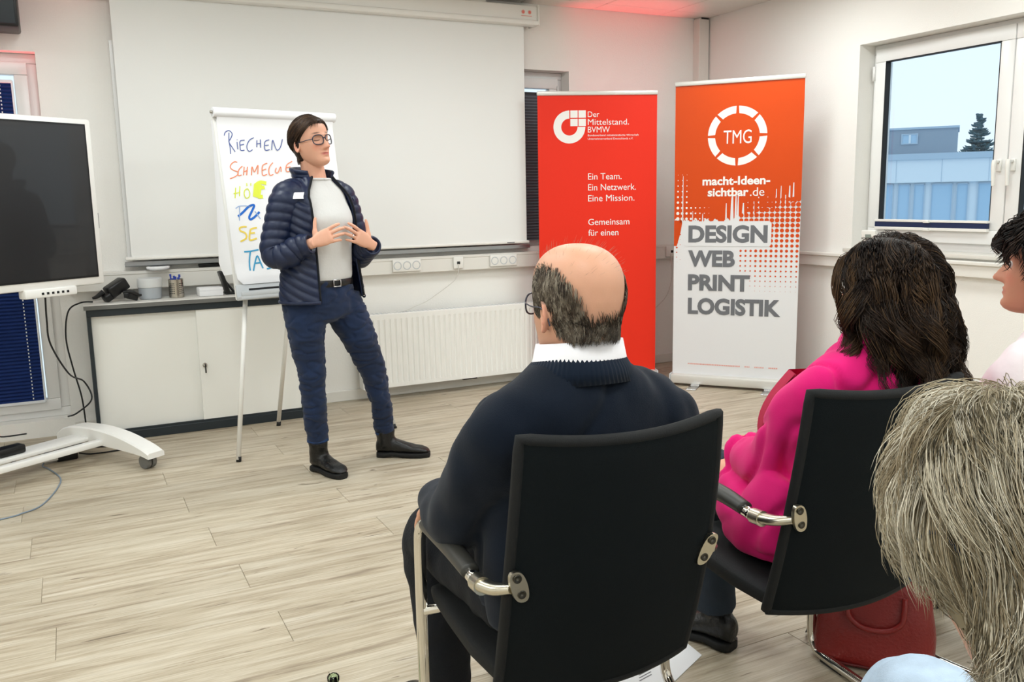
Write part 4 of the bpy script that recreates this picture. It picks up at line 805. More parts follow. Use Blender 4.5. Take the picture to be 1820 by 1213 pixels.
# ---------------------------------------------------------------- people: shared anatomy
ZT_ = np.array([-.125, -.118, -.108, -.095, -.08, -.065, -.045, -.02, 0, .02, .04])
YF_ = np.array([.066, .082, .089, .089, .087, .088, .089, .090, .090, .0945, .094])
YB_ = np.array([.03, .005, -.02, -.045, -.065, -.080, -.092, -.101, -.105, -.108, -.108])
WW_ = np.array([.012, .030, .041, .050, .0575, .0635, .069, .0735, .076, .077, .0775])
def hprof(z):
    z = np.asarray(z, float); q = np.clip((z-.04)/.082, 0, 1); fac_ = (1-q**2.3)**(1/2.3)
    yf = np.where(z >= .04, -.012+.106*fac_, np.interp(z, ZT_, YF_)); yb = np.where(z >= .04, -.012-.096*fac_, np.interp(z, ZT_, YB_)); w = np.where(z >= .04, .0775*fac_, np.interp(z, ZT_, WW_))
    return yf, yb, w
def hsurf(th, z, feat=True, fem=False, closed_eyes=False, nose=1.):
    """head surface in head space: z up (eyes at 0), +y forward, th from the front towards +x"""
    th = np.asarray(th, float); z = np.asarray(z, float); yf, yb, w = hprof(z)
    if fem: w = w*np.where(z < -.03, 1-.5*np.clip((-.03-z)/.09, 0, 1)*.25, 1)
    yc = np.where(z >= .04, -.012, np.interp(z, ZT_, np.array([.045, .04, .03, .015, 0., -.008, -.012, -.012, -.012, -.012, -.012])))
    s, c = np.sin(th), np.cos(th); p = np.where(c > 0, 2.25, 2.1)
    x = np.sign(s)*np.abs(s)**(2/p)*w; y = yc+np.sign(c)*np.abs(c)**(2/p)*np.where(c > 0, yf-yc, yc-yb)
    if feat:
        fr = np.clip(c*1.6, 0, 1); g = lambda v, s_: np.exp(-(v/s_)**2)
        nz = np.clip((.012-z)/.052, 0, 1); nh = np.where((z < .014) & (z > -.047), .003+.022*nz**1.25, np.where(z <= -.047, .025*np.exp(-((z+.047)/.005)**2), .003*np.exp(-((z-.014)/.01)**2)))
        d = nose*nh*(g(x, .0085+.003*nz))+.006*nz*np.where(z > -.055, 1, 0)*g(np.abs(x)-.013, .006)*np.exp(-((z+.042)/.009)**2)
        d += -.0105*g(np.abs(x)-.032, .017)*g(z, .0135)+.0035*g(np.abs(x)-.028, .02)*g(z-.021, .008)
        d += (.0062 if closed_eyes else .004)*g(np.abs(x)-.032, .0125)*g(z-.001, .008)
        d += .0045*g(np.abs(x)-.047, .02)*g(z+.03, .018)
        d += .0065*g(x, .019)*g(z+.0665, .005)+.0065*g(x, .017)*g(z+.0785, .0055)-.003*g(x, .024)*g(z+.0725, .0025)+.004*g(x, .02)*g(z+.105, .012)-.003*g(x, .02)*g(z+.09, .005)
        y = y+fr*d
    return np.stack([x, y, z*np.ones_like(x)], -1)
def head_vf(fem=False, closed_eyes=False, nose=1.):
    zz = np.concatenate([np.linspace(-.125, .04, 90), .04+.082*np.sin(np.linspace(0, 1, 26)[1:]*np.pi/2*.985)]); t = np.linspace(0, 2*np.pi, 120, endpoint=False)
    T, Zg = np.meshgrid(t, zz); return loft(hsurf(T, Zg, True, fem, closed_eyes, nose))
def ear_vf(s):
    R = []; ph = np.linspace(0, 2*np.pi, 28, endpoint=False)
    o = np.stack([.017*np.cos(ph)*(1-.25*(np.sin(ph) < 0)*np.abs(np.sin(ph))), .031*np.sin(ph)], 1); o[:, 0] += .004*np.sin(ph)
    for r, h in ((.0, -.002), (.35, -.001), (.6, .003), (.8, .0075), (.95, .0085), (1.0, .006), (.97, .001), (.8, -.003), (.45, -.008), (0., -.010)): R.append([(h, r*a, r*b) for a, b in o])
    V, F = loft(R); V = V*np.array([1, 1, 1]); al = math.radians(24); V = np.stack([V[:, 0]*math.cos(al)-V[:, 1]*math.sin(al)*1., V[:, 1]*math.cos(al)+V[:, 0]*math.sin(al), V[:, 2]], 1)
    V = V+np.array([.0785, -.016, -.012]); V[:, 0] *= s; return V, F
def head_M(center, bearing, pitch=0., roll=0., s=1.):
    """bearing: compass-like angle of the gaze, 0 = +y, growing towards +x; pitch > 0 looks up; roll > 0 leans to its right"""
    return np.array(Matrix.Translation(Vector(center))@Matrix.Rotation(-bearing, 4, 'Z')@Matrix.Rotation(pitch, 4, 'X')@Matrix.Rotation(roll, 4, 'Y')@Matrix.Scale(s, 4))
def hand_vf(o, ydir, zdir, left, curl=(.35, .4, .45, .5), spread=.06, thumb=(.75, .55, .15), s=1., tcurl=.25):
    """wrist at o, fingers along ydir, back of the hand towards zdir; thumb=(side,forward,palm) direction"""
    y = unit(ydir); z = unit(np.asarray(zdir)-y*np.dot(zdir, y)); x = np.cross(y, z)*(1 if left else -1); P = []
    R = []
    for yy, w, t, zc in ((-.03, .026, .021, 0), (0, .027, .019, 0), (.025, .036, .019, -.001), (.055, .042, .017, -.001), (.085, .042, .0135, 0), (.096, .038, .010, -.001)): R.append(sell((.002, yy, zc), (1, 0, 0), (0, 0, 1), w, t, t, 24, 2.6))
    P.append(loft(R))
    for i, (bx, by, L, r) in enumerate(((.031, .088, .074, .0098), (.0105, .094, .082, .0100), (-.0105, .090, .076, .0095), (-.030, .080, .060, .0084))):
        a = (1.5-i)*spread; c = curl[i]; p = np.array([bx, by-.014, 0.]); pts = [p]; ang = c*.35
        d0 = np.array([math.sin(a), math.cos(a), 0])
        for seg, dl in ((.014, 0), (L*.46, c*.55), (L*.30, c*.9), (L*.24, c*.6)):
            pts.append(pts[-1]+seg*(d0*math.cos(ang)+np.array([0, 0, -1])*math.sin(ang))); ang += dl
        P.append(stube(pts, [r, r*1.02, r*.98, r*.9, r*.72], 12, 5)); P.append(ball(pts[-1], r*.7))
    t0 = np.array([.020, .016, -.004]); d = unit(np.array([thumb[0], thumb[1], -thumb[2]])); d2 = unit(d+np.array([-.5, .6, 0])*tcurl); d3 = unit(d2+np.array([-.5, .6, 0])*tcurl)
    pts = [t0-d*.008, t0+d*.03, t0+d*.05, t0+d*.05+d2*.03, t0+d*.05+d2*.03+d3*.024]; P.append(stube(pts, [.013, .0145, .0105, .0098, .0075], 12, 5)); P.append(ball(pts[-1], .0073))
    M = np.eye(4); M[:3, 0] = x*s; M[:3, 1] = y*s; M[:3, 2] = z*s; M[:3, 3] = o
    return [xf(q, M) for q in P]
def ball(c, r, n=12):
    prof = [(r*math.sin(a), -r*math.cos(a)) for a in np.linspace(.02, math.pi-.02, n//2+2)]; return lathe(prof, n, c)
SKIN_LIP, SKIN_CHEEK = np.array(lin('B5625A')), np.array(lin('DB8E78'))
def make_body(root, base, Mh, fem, coarse, hands, closed_eyes=False, nose=1., neck=None, extra=None, brow=None, vh=.003, vhand=.0023, lips=.75, ears=True):
    """one skin mesh: head with neck, trunk and limbs, hands"""
    hp = [xf(head_vf(fem, closed_eyes, nose), Mh)]+([xf(ear_vf(1), Mh), xf(ear_vf(-1), Mh)] if ears else [])
    if neck is not None: hp.append(neck)
    H = voxel(hp, vh, 2); parts = [H]
    if coarse: parts.append(voxel(coarse, .009, 8))
    for h in hands: parts.append(voxel(h, vhand, 4))
    n0 = len(H[0]); Vs = np.concatenate([p[0] for p in parts]); Fs = []; k = 0
    for p in parts: Fs.append(np.asarray(p[1])+k); k += len(p[0])
    o = wmk('body', (Vs, np.concatenate(Fs)), 'skin', root, fix=False)
    C = np.tile(np.array(lin(base)), (len(Vs), 1)); Mi = np.linalg.inv(Mh); P = H[0]@Mi[:3, :3].T+Mi[:3, 3]; x, y, z = P.T; g = lambda v, s_: np.exp(-(v/s_)**2); fr = np.clip((y-.05)/.02, 0, 1)
    def mixc(m, c): C[:n0] = C[:n0]*(1-m[:, None])+np.asarray(c)*m[:, None]
    mixc(.6*fr*g(np.abs(x)-.042, .022)*g(z+.035, .02), SKIN_CHEEK); mixc(.35*fr*g(x, .014)*g(z+.042, .012), SKIN_CHEEK); mixc(.4*np.clip((np.abs(x)-.078)/.006, 0, 1)*(np.abs(z+.012) < .04), SKIN_CHEEK)
    mixc(lips*fr*np.clip(1.7-np.abs(x)/.0175, 0, 1)*np.clip(1.6-np.abs(z+.0725)/.0062, 0, 1), SKIN_LIP)
    if brow is not None: mixc(.8*fr*np.clip(1.4-np.abs(np.abs(x)-.034)/.016, 0, 1)*np.clip(1.6-np.abs(z-.0300+.12*np.maximum(np.abs(x)-.036, 0))/.0032, 0, 1), np.array(lin(brow)))
    if extra is not None: extra(P, C, n0, mixc)
    vcol(o, np.clip(C, 0, 1)); return o
def eyes(body, Mh):
    for s in (-1, 1):
        e = wmk('eyeball', xf(ball((s*.032, .0705, .0), .0122, 16), Mh), 'eye_white', body); wmk('iris', xf(ball((s*.032, .0772, 0), .0062, 12), Mh), 'iris', body)
def lashes(body, Mh, fem=True):
    for s in (-1, 1):
        xs_ = np.linspace(.018, .046, 9); th = np.arctan2(xs_, .085); pts = np.array([hsurf(np.array([math.atan2(v, .075)]), np.array([-.0035-.0025*math.cos((v-.032)/.014*1.4)]), True, True, True)[0]+np.array([0, .0012, 0]) for v in xs_]); pts[:, 0] = xs_*s; wmk('eyelash', xf(stube(pts, .0017, 6, 3), Mh), 'lash', body)
def specs(root, Mh, m, rx=.0245, rz=.021, thick=.0021, y=.106, zc=-.003, ipd=.0335, tilt=.08, sq=2.6):
    parts = []; lens = []
    for s in (-1, 1):
        ring = sell((s*ipd, y-.012*0, zc), (1, 0, 0), (0, tilt*.6, 1), rx, rz, rz*1.0, 40, sq); ring[:, 1] -= np.abs(ring[:, 0])**2*5.5
        parts.append(tube(np.vstack([ring, ring[:2]]), thick, 8)); lens.append((ring, [tuple(range(40))]))
        tx = s*(ipd+rx); pts = [(tx, y-5.5*tx*tx, zc+.006), (s*.073, y-.045, zc+.007), (s*.0795, .03, zc+.006), (s*.082, -.005, zc+.008), (s*.081, -.025, zc-.004), (s*.080, -.035, zc-.022)]; parts.append(stube(pts, thick*.8, 8, 6))
    parts.append(stube([(-ipd+rx-.001, y-.001, zc+.005), (0, y+.003, zc+.009), (ipd-rx+.001, y-.001, zc+.005)], thick, 8, 6))
    f = wmk('glasses', xf(join(parts), Mh), m, root); [wmk('lens', xf(l_, Mh), 'lens', f, smooth=False, fix=False) for l_ in lens]; return f

# ---- hair: a close shell over the scalp plus many fine tapering strands
HC, HR = np.array([0, -.010, .030]), np.array([.0785, .1015, .0935])
def hair_shell(mask, thick, z0=-.09, n=100, rows=46):
    zz = np.concatenate([np.linspace(z0, .04, rows), .04+.082*np.sin(np.linspace(0, 1, 26)[1:]*np.pi/2*.99)]); t = np.linspace(0, 2*np.pi, n, endpoint=False); T, Zg = np.meshgrid(t, zz)
    P = hsurf(T, Zg, False).reshape(-1, 3); m = mask(P); D = unit(P-HC*np.array([1, 1, .6])); V = P+D*((thick(P) if callable(thick) else thick)*np.clip(m, 0, 1)-.0015*(m < .05))[:, None]
    nr = len(zz); F = []
    for i in range(nr-1):
        for j in range(n):
            k = (j+1) % n; q = (i*n+j, i*n+k, (i+1)*n+k, (i+1)*n+j)
            if max(m[list(q)]) > .02: F.append(q)
    V = np.vstack([V, V[-n:].mean(0)]); F += [((nr-1)*n+j, (nr-1)*n+(j+1) % n, len(V)-1) for j in range(n)]
    return V, F
def roots(N, mask, seed=0, low=0.):
    r = np.random.default_rng(seed); out = []
    while sum(map(len, out)) < N:
        d = unit(r.normal(size=(N*3, 3))); P = HC+d*HR*np.where(d[:, 2:3] < 0, np.array([1, 1, 1.55]), 1.); th = np.arctan2(P[:, 0], P[:, 1]+.012); z = np.clip(P[:, 2], -.12, .1215); Q = hsurf(th, z, False)
        if low:
            m_ = int(len(Q)*low); th2 = r.uniform(-np.pi, np.pi, m_); z2 = r.uniform(-.12, -.01, m_); Q = np.vstack([Q[:len(Q)-m_], hsurf(th2, z2, False)])
            Q = Q[r.permutation(len(Q))]
        k = mask(Q) > r.random(len(Q))*.9+.05; out.append(Q[k])
    return np.concatenate(out)[:N]
def level(P): return np.linalg.norm((P-HC)/HR, axis=1)
def offneck(P, neck):
    if neck is None: return P
    d = P[:, :2]-np.array([0, neck[0]]); r = np.linalg.norm(d, axis=1); need = neck[1]*np.clip((.005-P[:, 2])/.03, 0, 1); k = np.where(r < need, need/np.maximum(r, .01), 1.); Q = P.copy(); Q[:, :2] = np.array([0, neck[0]])+d*k[:, None]; return Q
def grow(R0, L, S, flow, shell, seed=0, tang=0., neck=None):
    """trace strands in head space: flow(P,s)->dir, shell(s)->minimum height over the skull (in radii)"""
    R0 = offneck(R0, neck); P = R0.copy(); paths = [P.copy()]; L = np.broadcast_to(np.asarray(L, float), (len(P),))
    for i in range(S):
        s = (i+.5)/S; D = unit(flow(P, s)); Nn = unit((P-HC)/HR**2); dn = (D*Nn).sum(1, keepdims=True); D = unit(D-Nn*np.maximum(dn, 0)*tang); P = P+D*(L/S)[:, None]; e = level(P); mn = 1+(shell(s, R0) if shell.__code__.co_argcount == 2 else shell(s)); k = np.where(e < mn, mn/np.maximum(e, .2), 1)
        P = offneck(HC+(P-HC)*k[:, None], None if neck is None else (neck[0], neck[1]+.003)); paths.append(P.copy())
    return np.stack(paths, 1)
def clump(paths, n, amt, seed=0):
    r = np.random.default_rng(seed); N = len(paths); c = r.choice(N, n, replace=False); R0 = paths[:, 0]; idx = np.array([c[np.argmin(((R0[c]-p)**2).sum(1))] for p in R0]); S = paths.shape[1]; w = (np.linspace(0, 1, S)**1.1*amt)[None, :, None]
    rel = paths[idx]+(R0-R0[idx])[:, None, :]*.25; return paths*(1-w)+rel*w, idx
def curl(paths, idx, amp, turns, seed=0):
    r = np.random.default_rng(seed); S = paths.shape[1]; s = np.linspace(0, 1, S); T = unit(np.gradient(paths, axis=1)); up = np.array([0, 0, 1.]); U = unit(np.cross(T, unit(paths-HC))+1e-6); W = np.cross(T, U)
    u, inv = np.unique(idx, return_inverse=True); ph = r.uniform(0, 6.28, len(u))[inv]; tn = (turns*r.uniform(.7, 1.3, len(u)))[inv]; sg = r.choice([-1, 1], len(u))[inv]; a = amp*(s**.9)[None]*r.uniform(.6, 1.3, len(u))[inv][:, None]
    f = ph[:, None]+sg[:, None]*2*np.pi*tn[:, None]*s[None]; return paths+a[..., None]*(np.cos(f)[..., None]*U+np.sin(f)[..., None]*W)
def strand_vf(paths, rad, cols, n=3):
    N, S, _ = paths.shape; T = unit(np.gradient(paths, axis=1)); ref = np.where(np.abs(T[..., 2:3]) < .8, np.array([0, 0, 1.]), np.array([1., 0, 0])); U = unit(np.cross(T, ref)); W = np.cross(T, U); s = np.linspace(0, 1, S); tp = (.35+.65*np.minimum(1, s*6))*np.sqrt(np.maximum(0, 1-s**3))+.05
    rad = np.broadcast_to(rad, (N,)); a = np.arange(n)*2*np.pi/n; V = paths[:, :, None]+(rad[:, None, None, None]*tp[None, :, None, None])*(np.cos(a)[None, None, :, None]*U[:, :, None]+np.sin(a)[None, None, :, None]*W[:, :, None])
    b = (np.arange(N)*S*n)[:, None, None]+(np.arange(S-1)*n)[None, :, None]; j = np.arange(n)[None, None]; k = (j+1) % n
    F = np.stack([b+j, b+k, b+n+k, b+n+j], -1).reshape(-1, 4); return V.reshape(-1, 3), F, np.repeat(cols, S*n, axis=0)
def hair_obj(root, Mh, shell, shell_col, paths, rad, cols, name='hair', m='hair'):
    V, F, C = strand_vf(paths, rad, cols); Vs, Fs = shell if shell is not None else (np.zeros((0, 3)), [])
    Fq = np.array([f if len(f) == 4 else (f[0], f[1], f[2], f[2]) for f in Fs], int).reshape(-1, 4); keep = [i for i, f in enumerate(Fs) if len(f) == 4]; Fq = Fq[keep] if len(Fs) else Fq
    VV = np.vstack([V, Vs]); FF = np.vstack([F, Fq+len(V)]) if len(Fq) else F; CC = np.vstack([C, np.tile(np.array(shell_col), (len(Vs), 1))])
    W = VV@Mh[:3, :3].T+Mh[:3, 3]; o = wmk(name, (W, FF), m, root, fix=False); vcol(o, CC); return o
def pick_cols(N, hexes, seed=0, idx=None):
    r = np.random.default_rng(seed); A = np.array([lin(h) for h in hexes]); k = r.integers(0, len(A), N); v = r.uniform(.75, 1.25, N)
    if idx is not None: u, inv = np.unique(idx, return_inverse=True); kk = r.integers(0, len(A), len(u))[inv]; k = np.where(r.random(N) < .6, kk, k)
    return np.clip(A[k]*v[:, None], 0, 1)
def limb(pts, rad, n=20, k=6, flat=None): return stube(pts, rad, n, k, flat)
def shoe(ankle, heel, toe, w=.047, h=.075, shaft=.12, rs=.052):
    """boot as upper + sole, from floor heel point to floor toe point, with a shaft to the ankle"""
    heel = np.array([*heel[:2], 0.]); toe = np.array([*toe[:2], 0.]); d = unit(toe-heel); L = np.linalg.norm(toe-heel); e = np.array([d[1], -d[0], 0]); up = np.array([0, 0, 1.]); R = []; Sg = []
    for s, ww, hh in ((.0, .55, .085), (.04, .78, .1), (.15, .85, .115), (.32, .84, .105), (.5, .9, .085), (.68, 1.04, .068), (.84, 1.0, .058), (.95, .75, .046), (1., .42, .036)): R.append(sell(heel+d*L*s+up*(.028+(hh-.028)*.42), e, up, ww*w, (hh-.028)*.58, (hh-.028)*.42, 26, 2.6))
    for s, ww in ((-.005, .5), (.03, .82), (.14, .92), (.32, .88), (.5, .94), (.68, 1.06), (.84, 1.03), (.96, .78), (1.012, .45)): Sg.append(sell(heel+d*L*(.01+.98*s)+up*(.0145+(.004 if .3 < s < .45 else 0)), e, up, ww*w*.93, .0145, .0145-(.006 if .3 < s < .45 else 0), 24, 5))
    a = np.array(ankle); b0 = heel+d*L*.2+up*.06; up_ = voxel([loft(R), stube([b0, b0*.45+a*.55, a], [rs*.98, rs*.92, rs], 22, 6)], .006, 6)
    return rumple(up_, .004, 22), loft(Sg)
# ---------------------------------------------------------------- the presenter
pf, pl_ = np.array([.407, -.914, 0]), np.array([.914, .407, 0]); ez = np.array([0, 0, 1.])
root = thing('person', 'standing woman in navy quilted jacket, white top and jeans, gesturing with both hands', 'person', (1.2, 4.29, 0))
MH = head_M((1.064, 4.235, 1.634), math.radians(154), math.radians(10), math.radians(4), .95)
def tor(z):  # centre line
    return np.array([np.interp(z, [.8, 1.0, 1.3, 1.5], [1.085, 1.082, 1.075, 1.075]), np.interp(z, [.8, 1.0, 1.3, 1.5], [4.262, 4.262, 4.268, 4.275]), z])
neckP = stube([MH[:3, 3]+MH[:3, :3]@np.array([0, -.035, -.055]), np.array([1.072, 4.262, 1.50]), np.array([1.075, 4.275, 1.40])], [.054, .056, .075], 24, 8)
shR, elR, wrR = np.array([.928, 4.20, 1.385]), np.array([.862, 4.165, 1.118]), np.array([.992, 4.05, 1.168])
shL, elL, wrL = np.array([1.222, 4.335, 1.38]), np.array([1.30, 4.36, 1.09]), np.array([1.312, 4.14, 1.143])
torso_core = loft([sell(tor(z), pl_, pf, a, b, b, 32) for z, a, b in ((.86, .14, .09), (1.0, .13, .085), (1.2, .135, .085), (1.36, .135, .07), (1.43, .08, .06))])
hipR, knR, anR = np.array([1.0, 4.235, .87]), np.array([.998, 4.215, .53]), np.array([1.03, 4.292, .17])
hipL, knL, anL = np.array([1.17, 4.30, .87]), np.array([1.345, 4.315, .48]), np.array([1.415, 4.385, .145])
coarse = [torso_core, limb([shR, elR, wrR*.9+elR*.1], [.045, .036, .026]), limb([shL, elL, wrL*.9+elL*.1], [.045, .036, .026]), limb([hipR, knR, anR+(0, 0, .02)], [.07, .042, .033]), limb([hipL, knL, anL+(0, 0, .02)], [.07, .042, .033])]
camv = unit(np.array([0, 0, 1.3])-np.array([1.05, 4.05, 1.2]))
hR = hand_vf(wrR+np.array([.012, -.005, .003]), np.array([.93, -.30, .42]), camv+np.array([-.1, 0, .25]), False, (.45, .5, .55, .6), .09, (.95, .35, .05), .90, .1)
hL = hand_vf(wrL+np.array([-.012, -.004, .006]), np.array([-.85, -.25, .52]), camv+np.array([.25, 0, .2]), True, (.4, .4, .45, .5), .11, (.9, .5, .1), .90, .1)
hR.append(limb([elR*.3+wrR*.7, wrR+np.array([.012, -.005, .003])], [.027, .0245])); hL.append(limb([elL*.3+wrL*.7, wrL+np.array([-.01, -.004, .005])], [.027, .0245]))
body = make_body(root, 'DEA88E', MH, True, coarse, [hR, hL], True, 1.6, neckP, None, '3A261C', .0025, .0023, .95)
lashes(body, MH); specs(root, MH, 'specs_dark', .0258, .0232, .0027, .1005, -.005, .0335)
# hair: swept back from a side parting over the ear to the nape
def hm(P):
    x, y, z = P.T; line = np.where(y > .0, .062+.0*y-.35*np.maximum(.075-y, 0)*0, 0)
    front = np.clip((z-(.075-.9*np.maximum(.078-y, 0)*1.0))/.012, 0, 1)      # hairline climbs towards the temples
    side = np.clip((-.004-y+.45*(z+.02))/.012, 0, 1)*np.clip((z+.085)/.012, 0, 1)
    back = np.clip((-.025-y)/.012, 0, 1)*np.clip((z+.095)/.01, 0, 1); return np.maximum(np.maximum(front, side*(z > -.03)), back)
sh_ = hair_shell(hm, lambda P: .006+.004*np.clip((P[:, 2]-.02)/.08, 0, 1)+.003*np.clip(-P[:, 1]/.1, 0, 1), -.10, 170, 90)
R0 = roots(4300, hm, 3); HN = rng.random(4300)
def flow(P, s):
    part = P[:, 0]+.022; sx = np.where(part > 0, 1., -1.); top = np.clip((P[:, 2]-.03)/.08, 0, 1)
    return np.stack([sx*(.75*top*(1-s)), -.75-.3*(1-top), -.55*np.ones(len(P))-.5*s], 1)
pth = grow(R0, .05+.06*rng.random(len(R0)), 9, flow, lambda s, R: .10+.05*np.clip((R[:, 2]+.03)/.1, 0, 1)*min(1, s*4)+.06*HN*min(1, s*3), tang=1., neck=(-.035, .060)); pth[:, 0] = R0
pth = np.where((pth[..., 2:3] < -.105), pth*np.array([1, 1, 0])+np.array([0, 0, -.105]), pth); pth, ix = clump(pth, 120, .35, 1)
hair_obj(root, MH, sh_, np.array(lin('2A1C14')), pth, .0009, pick_cols(len(pth), ['33231A', '3A281C', '231711', '47321F', '4E3A2A'], 2, ix))
# white top
tt = [(.972, .150, .104), (1.0, .163, .119), (1.1, .165, .13), (1.2, .172, .150), (1.27, .175, .158), (1.34, .172, .130), (1.40, .15, .10), (1.44, .11, .082), (1.463, .082, .072)]
Rg = [sell(tor(z), pl_, pf, a, b, .105 if z < 1.4 else b, 64, 2.2) for z, a, b in tt]; Q = cr(np.array(Rg).reshape(len(Rg), -1), 6).reshape(-1, 64, 3)
tee = wmk('top', rumple(loft(Q), .006, 9, 2., (1, 1, 1.6)), 'tee_white', root)
wmk('neckband', tube(np.vstack([Q[-1], Q[-1][:2]]), .006, 8), 'tee_white', tee)
# quilted jacket
def jtab(z, col): T = np.array([(.885, .222, .158), (.95, .215, .155), (1.05, .200, .150), (1.15, .195, .152), (1.25, .198, .160), (1.33, .196, .150), (1.385, .182, .128), (1.425, .145, .108), (1.455, .105, .095), (1.475, .088, .086)]); return np.interp(z, T[:, 0], T[:, col])
def jpt(th, z, extra=0.):
    a, b = jtab(z, 1)+extra, jtab(z, 2)+extra; bb = b*.86; s, c = np.sin(th), np.cos(th); p = 2.25
    x = np.sign(s)*np.abs(s)**(2/p)*a; y = np.sign(c)*np.abs(c)**(2/p)*np.where(c > 0, b, bb); ctr = np.array([tor(q) for q in np.ravel(z)]).reshape(*np.shape(z), 3)
    return ctr+x[..., None]*pl_+y[..., None]*pf
def jedge(z): # opening edges: (her left, her right) as angles from the front
    l = np.interp(z, [.885, 1.0, 1.2, 1.35, 1.475], [.92, .92, .95, .80, .75]); r = np.interp(z, [.885, 1.0, 1.2, 1.35, 1.475], [-.52, -.55, -.60, -.62, -.72]); return l, r
nz, nt = 105, 140; zz = np.linspace(.885, 1.475, nz); V = np.zeros((nz, nt, 3)); Vi = np.zeros_like(V)
for i, z in enumerate(zz):
    l, r = jedge(z); th = np.linspace(l, 2*np.pi+r, nt); u = np.linspace(0, 1, nt); arc = np.minimum(u, 1-u)*2          # 0 at the zip, 1 at the centre back
    q = (z+.13*np.minimum(arc*1.6, 1.)*-1+.16*np.clip(arc-.62, 0, 1))/.043 if z > .0 else 0; puff = .011*np.abs(np.sin(np.pi*q))**.55-.004
    edge = np.clip(np.minimum(u, 1-u)/.02, 0, 1)
    P0 = jpt(th, np.full(nt, z)); D = unit(P0-tor(z)); D[:, 2] = 0; V[i] = P0+D*(puff*edge)[:, None]; Vi[i] = P0-D*.012
def grid_faces(m, n): return [(i*n+j, i*n+j+1, (i+1)*n+j+1, (i+1)*n+j) for i in range(m-1) for j in range(n-1)]
G = grid_faces(nz, nt); o_ = nz*nt; F = G+[tuple(k+o_ for k in f[::-1]) for f in G]
for i in range(nz-1): F += [(i*nt, (i+1)*nt, o_+(i+1)*nt, o_+i*nt), (i*nt+nt-1, o_+i*nt+nt-1, o_+(i+1)*nt+nt-1, (i+1)*nt+nt-1)]
for j in range(nt-1): F += [(j, o_+j, o_+j+1, j+1), ((nz-1)*nt+j, (nz-1)*nt+j+1, o_+(nz-1)*nt+j+1, o_+(nz-1)*nt+j)]
jk = [(np.vstack([V.reshape(-1, 3), Vi.reshape(-1, 3)]), F)]
def sleeve(ctrl, rad, pitch, seed, chev=.03):
    Q = cr(np.array(ctrl), 26); rr_ = cr(np.array(rad), 26)[:, 0]; T, U, W = frames(Q); L = np.concatenate([[0], np.cumsum(np.linalg.norm(np.diff(Q, axis=0), axis=1))]); a = np.linspace(0, 2*np.pi, 36, endpoint=False)
    q = (L[:, None]+chev*np.abs(np.sin(a/2+.6))[None])/pitch; rd = rr_[:, None]+.0085*np.abs(np.sin(np.pi*q))**.55-.003; fade = np.clip((L[-1]-L)/.02, 0, 1)[:, None]; rd = rd*fade+(rr_[:, None]-.001)*(1-fade)
    P = Q[:, None]+rd[..., None]*(np.cos(a)[None, :, None]*U[:, None]+np.sin(a)[None, :, None]*W[:, None]); inner = Q[-1]+(P[-1]-Q[-1])*.80; inner2 = Q[-6]+(P[-6]-Q[-6])*.75; return loft(np.concatenate([P, inner[None], inner2[None]]), True)
jk.append(sleeve([shR+np.array([.055, .03, .02]), shR+np.array([.0, 0, -.01]), (shR*.5+elR*.5)+np.array([-.016, .01, 0]), elR+np.array([-.012, .012, .01]), elR+np.array([.03, -.035, -.004]), (elR*.4+wrR*.6), wrR+np.array([-.002, .002, -.001])], [.06, .074, .066, .064, .060, .054, .046], .042, 1))
jk.append(sleeve([shL+np.array([-.055, -.02, .02]), shL+np.array([0, 0, -.01]), (shL*.5+elL*.5)+np.array([.012, 0, 0]), elL+np.array([.01, .012, .01]), elL+np.array([.0, -.04, -.006]), (elL*.4+wrL*.6), wrL+np.array([.002, .003, -.001])], [.06, .072, .064, .062, .058, .053, .046], .042, 2))
jacket = wmk('jacket', join(jk), 'jacket_navy', root)
# stand-up collar
P = []
for off_, hgt in ((.0, 1), ):
    zc_ = np.linspace(0, 1, 12); tt_ = np.linspace(.78, 2*np.pi-.80, 60); Vo = np.zeros((12, 60, 3)); Vn = np.zeros((12, 60, 3))
    for i, s in enumerate(zc_):
        for j, th in enumerate(tt_):
            fr_ = abs(math.cos(th/2)); r = .086+.010*s*(1 if math.cos(th) < 0 else 1.6); ctr = tor(1.462)+np.array([0, 0, s*(.050-.014*math.cos(th))])-pf*(.004+.012*s); d = math.sin(th)*pl_+math.cos(th)*pf*.95
            pf_ = .006*abs(math.sin(math.pi*s*2))**.6; Vo[i, j] = ctr+d*(r+pf_+.006); Vn[i, j] = ctr+d*(r-.008)
    g = grid_faces(12, 60); n_ = 720; Fc = g+[tuple(k+n_ for k in f[::-1]) for f in g]
    for i in range(11): Fc += [(i*60, (i+1)*60, n_+(i+1)*60, n_+i*60), (i*60+59, n_+i*60+59, n_+(i+1)*60+59, (i+1)*60+59)]
    for j in range(59): Fc += [(j, n_+j, n_+j+1, j+1), (660+j, 661+j, n_+661+j, n_+660+j)]
    P.append((np.vstack([Vo.reshape(-1, 3), Vn.reshape(-1, 3)]), Fc))
wmk('collar', join(P), 'jacket_navy', jacket)
for side in (0, 1):
    pts = []
    for z in np.linspace(.885, 1.475, 20):
        th = jedge(z)[side]; pts.append(jpt(np.array([th]), np.array([z]))[0])
    zp = wmk('zip_edge', tube(pts, .0055, 8), 'trouser_navy', jacket)
wmk('zip_pull', join([box(jpt(np.array([.92]), np.array([.90]))[0]-.004, jpt(np.array([.92]), np.array([.90]))[0]+np.array([.005, .004, .028])), ball(jpt(np.array([.92]), np.array([.89]))[0], .006, 8)]), 'steel', jacket)
for side in (0, 1):
    V_ = []
hem = [jpt(np.array([t_]), np.array([.887]))[0] for t_ in np.linspace(.92, 2*np.pi-.52, 50)]; wmk('hem', tube(hem, .009, 8), 'jacket_navy', jacket)
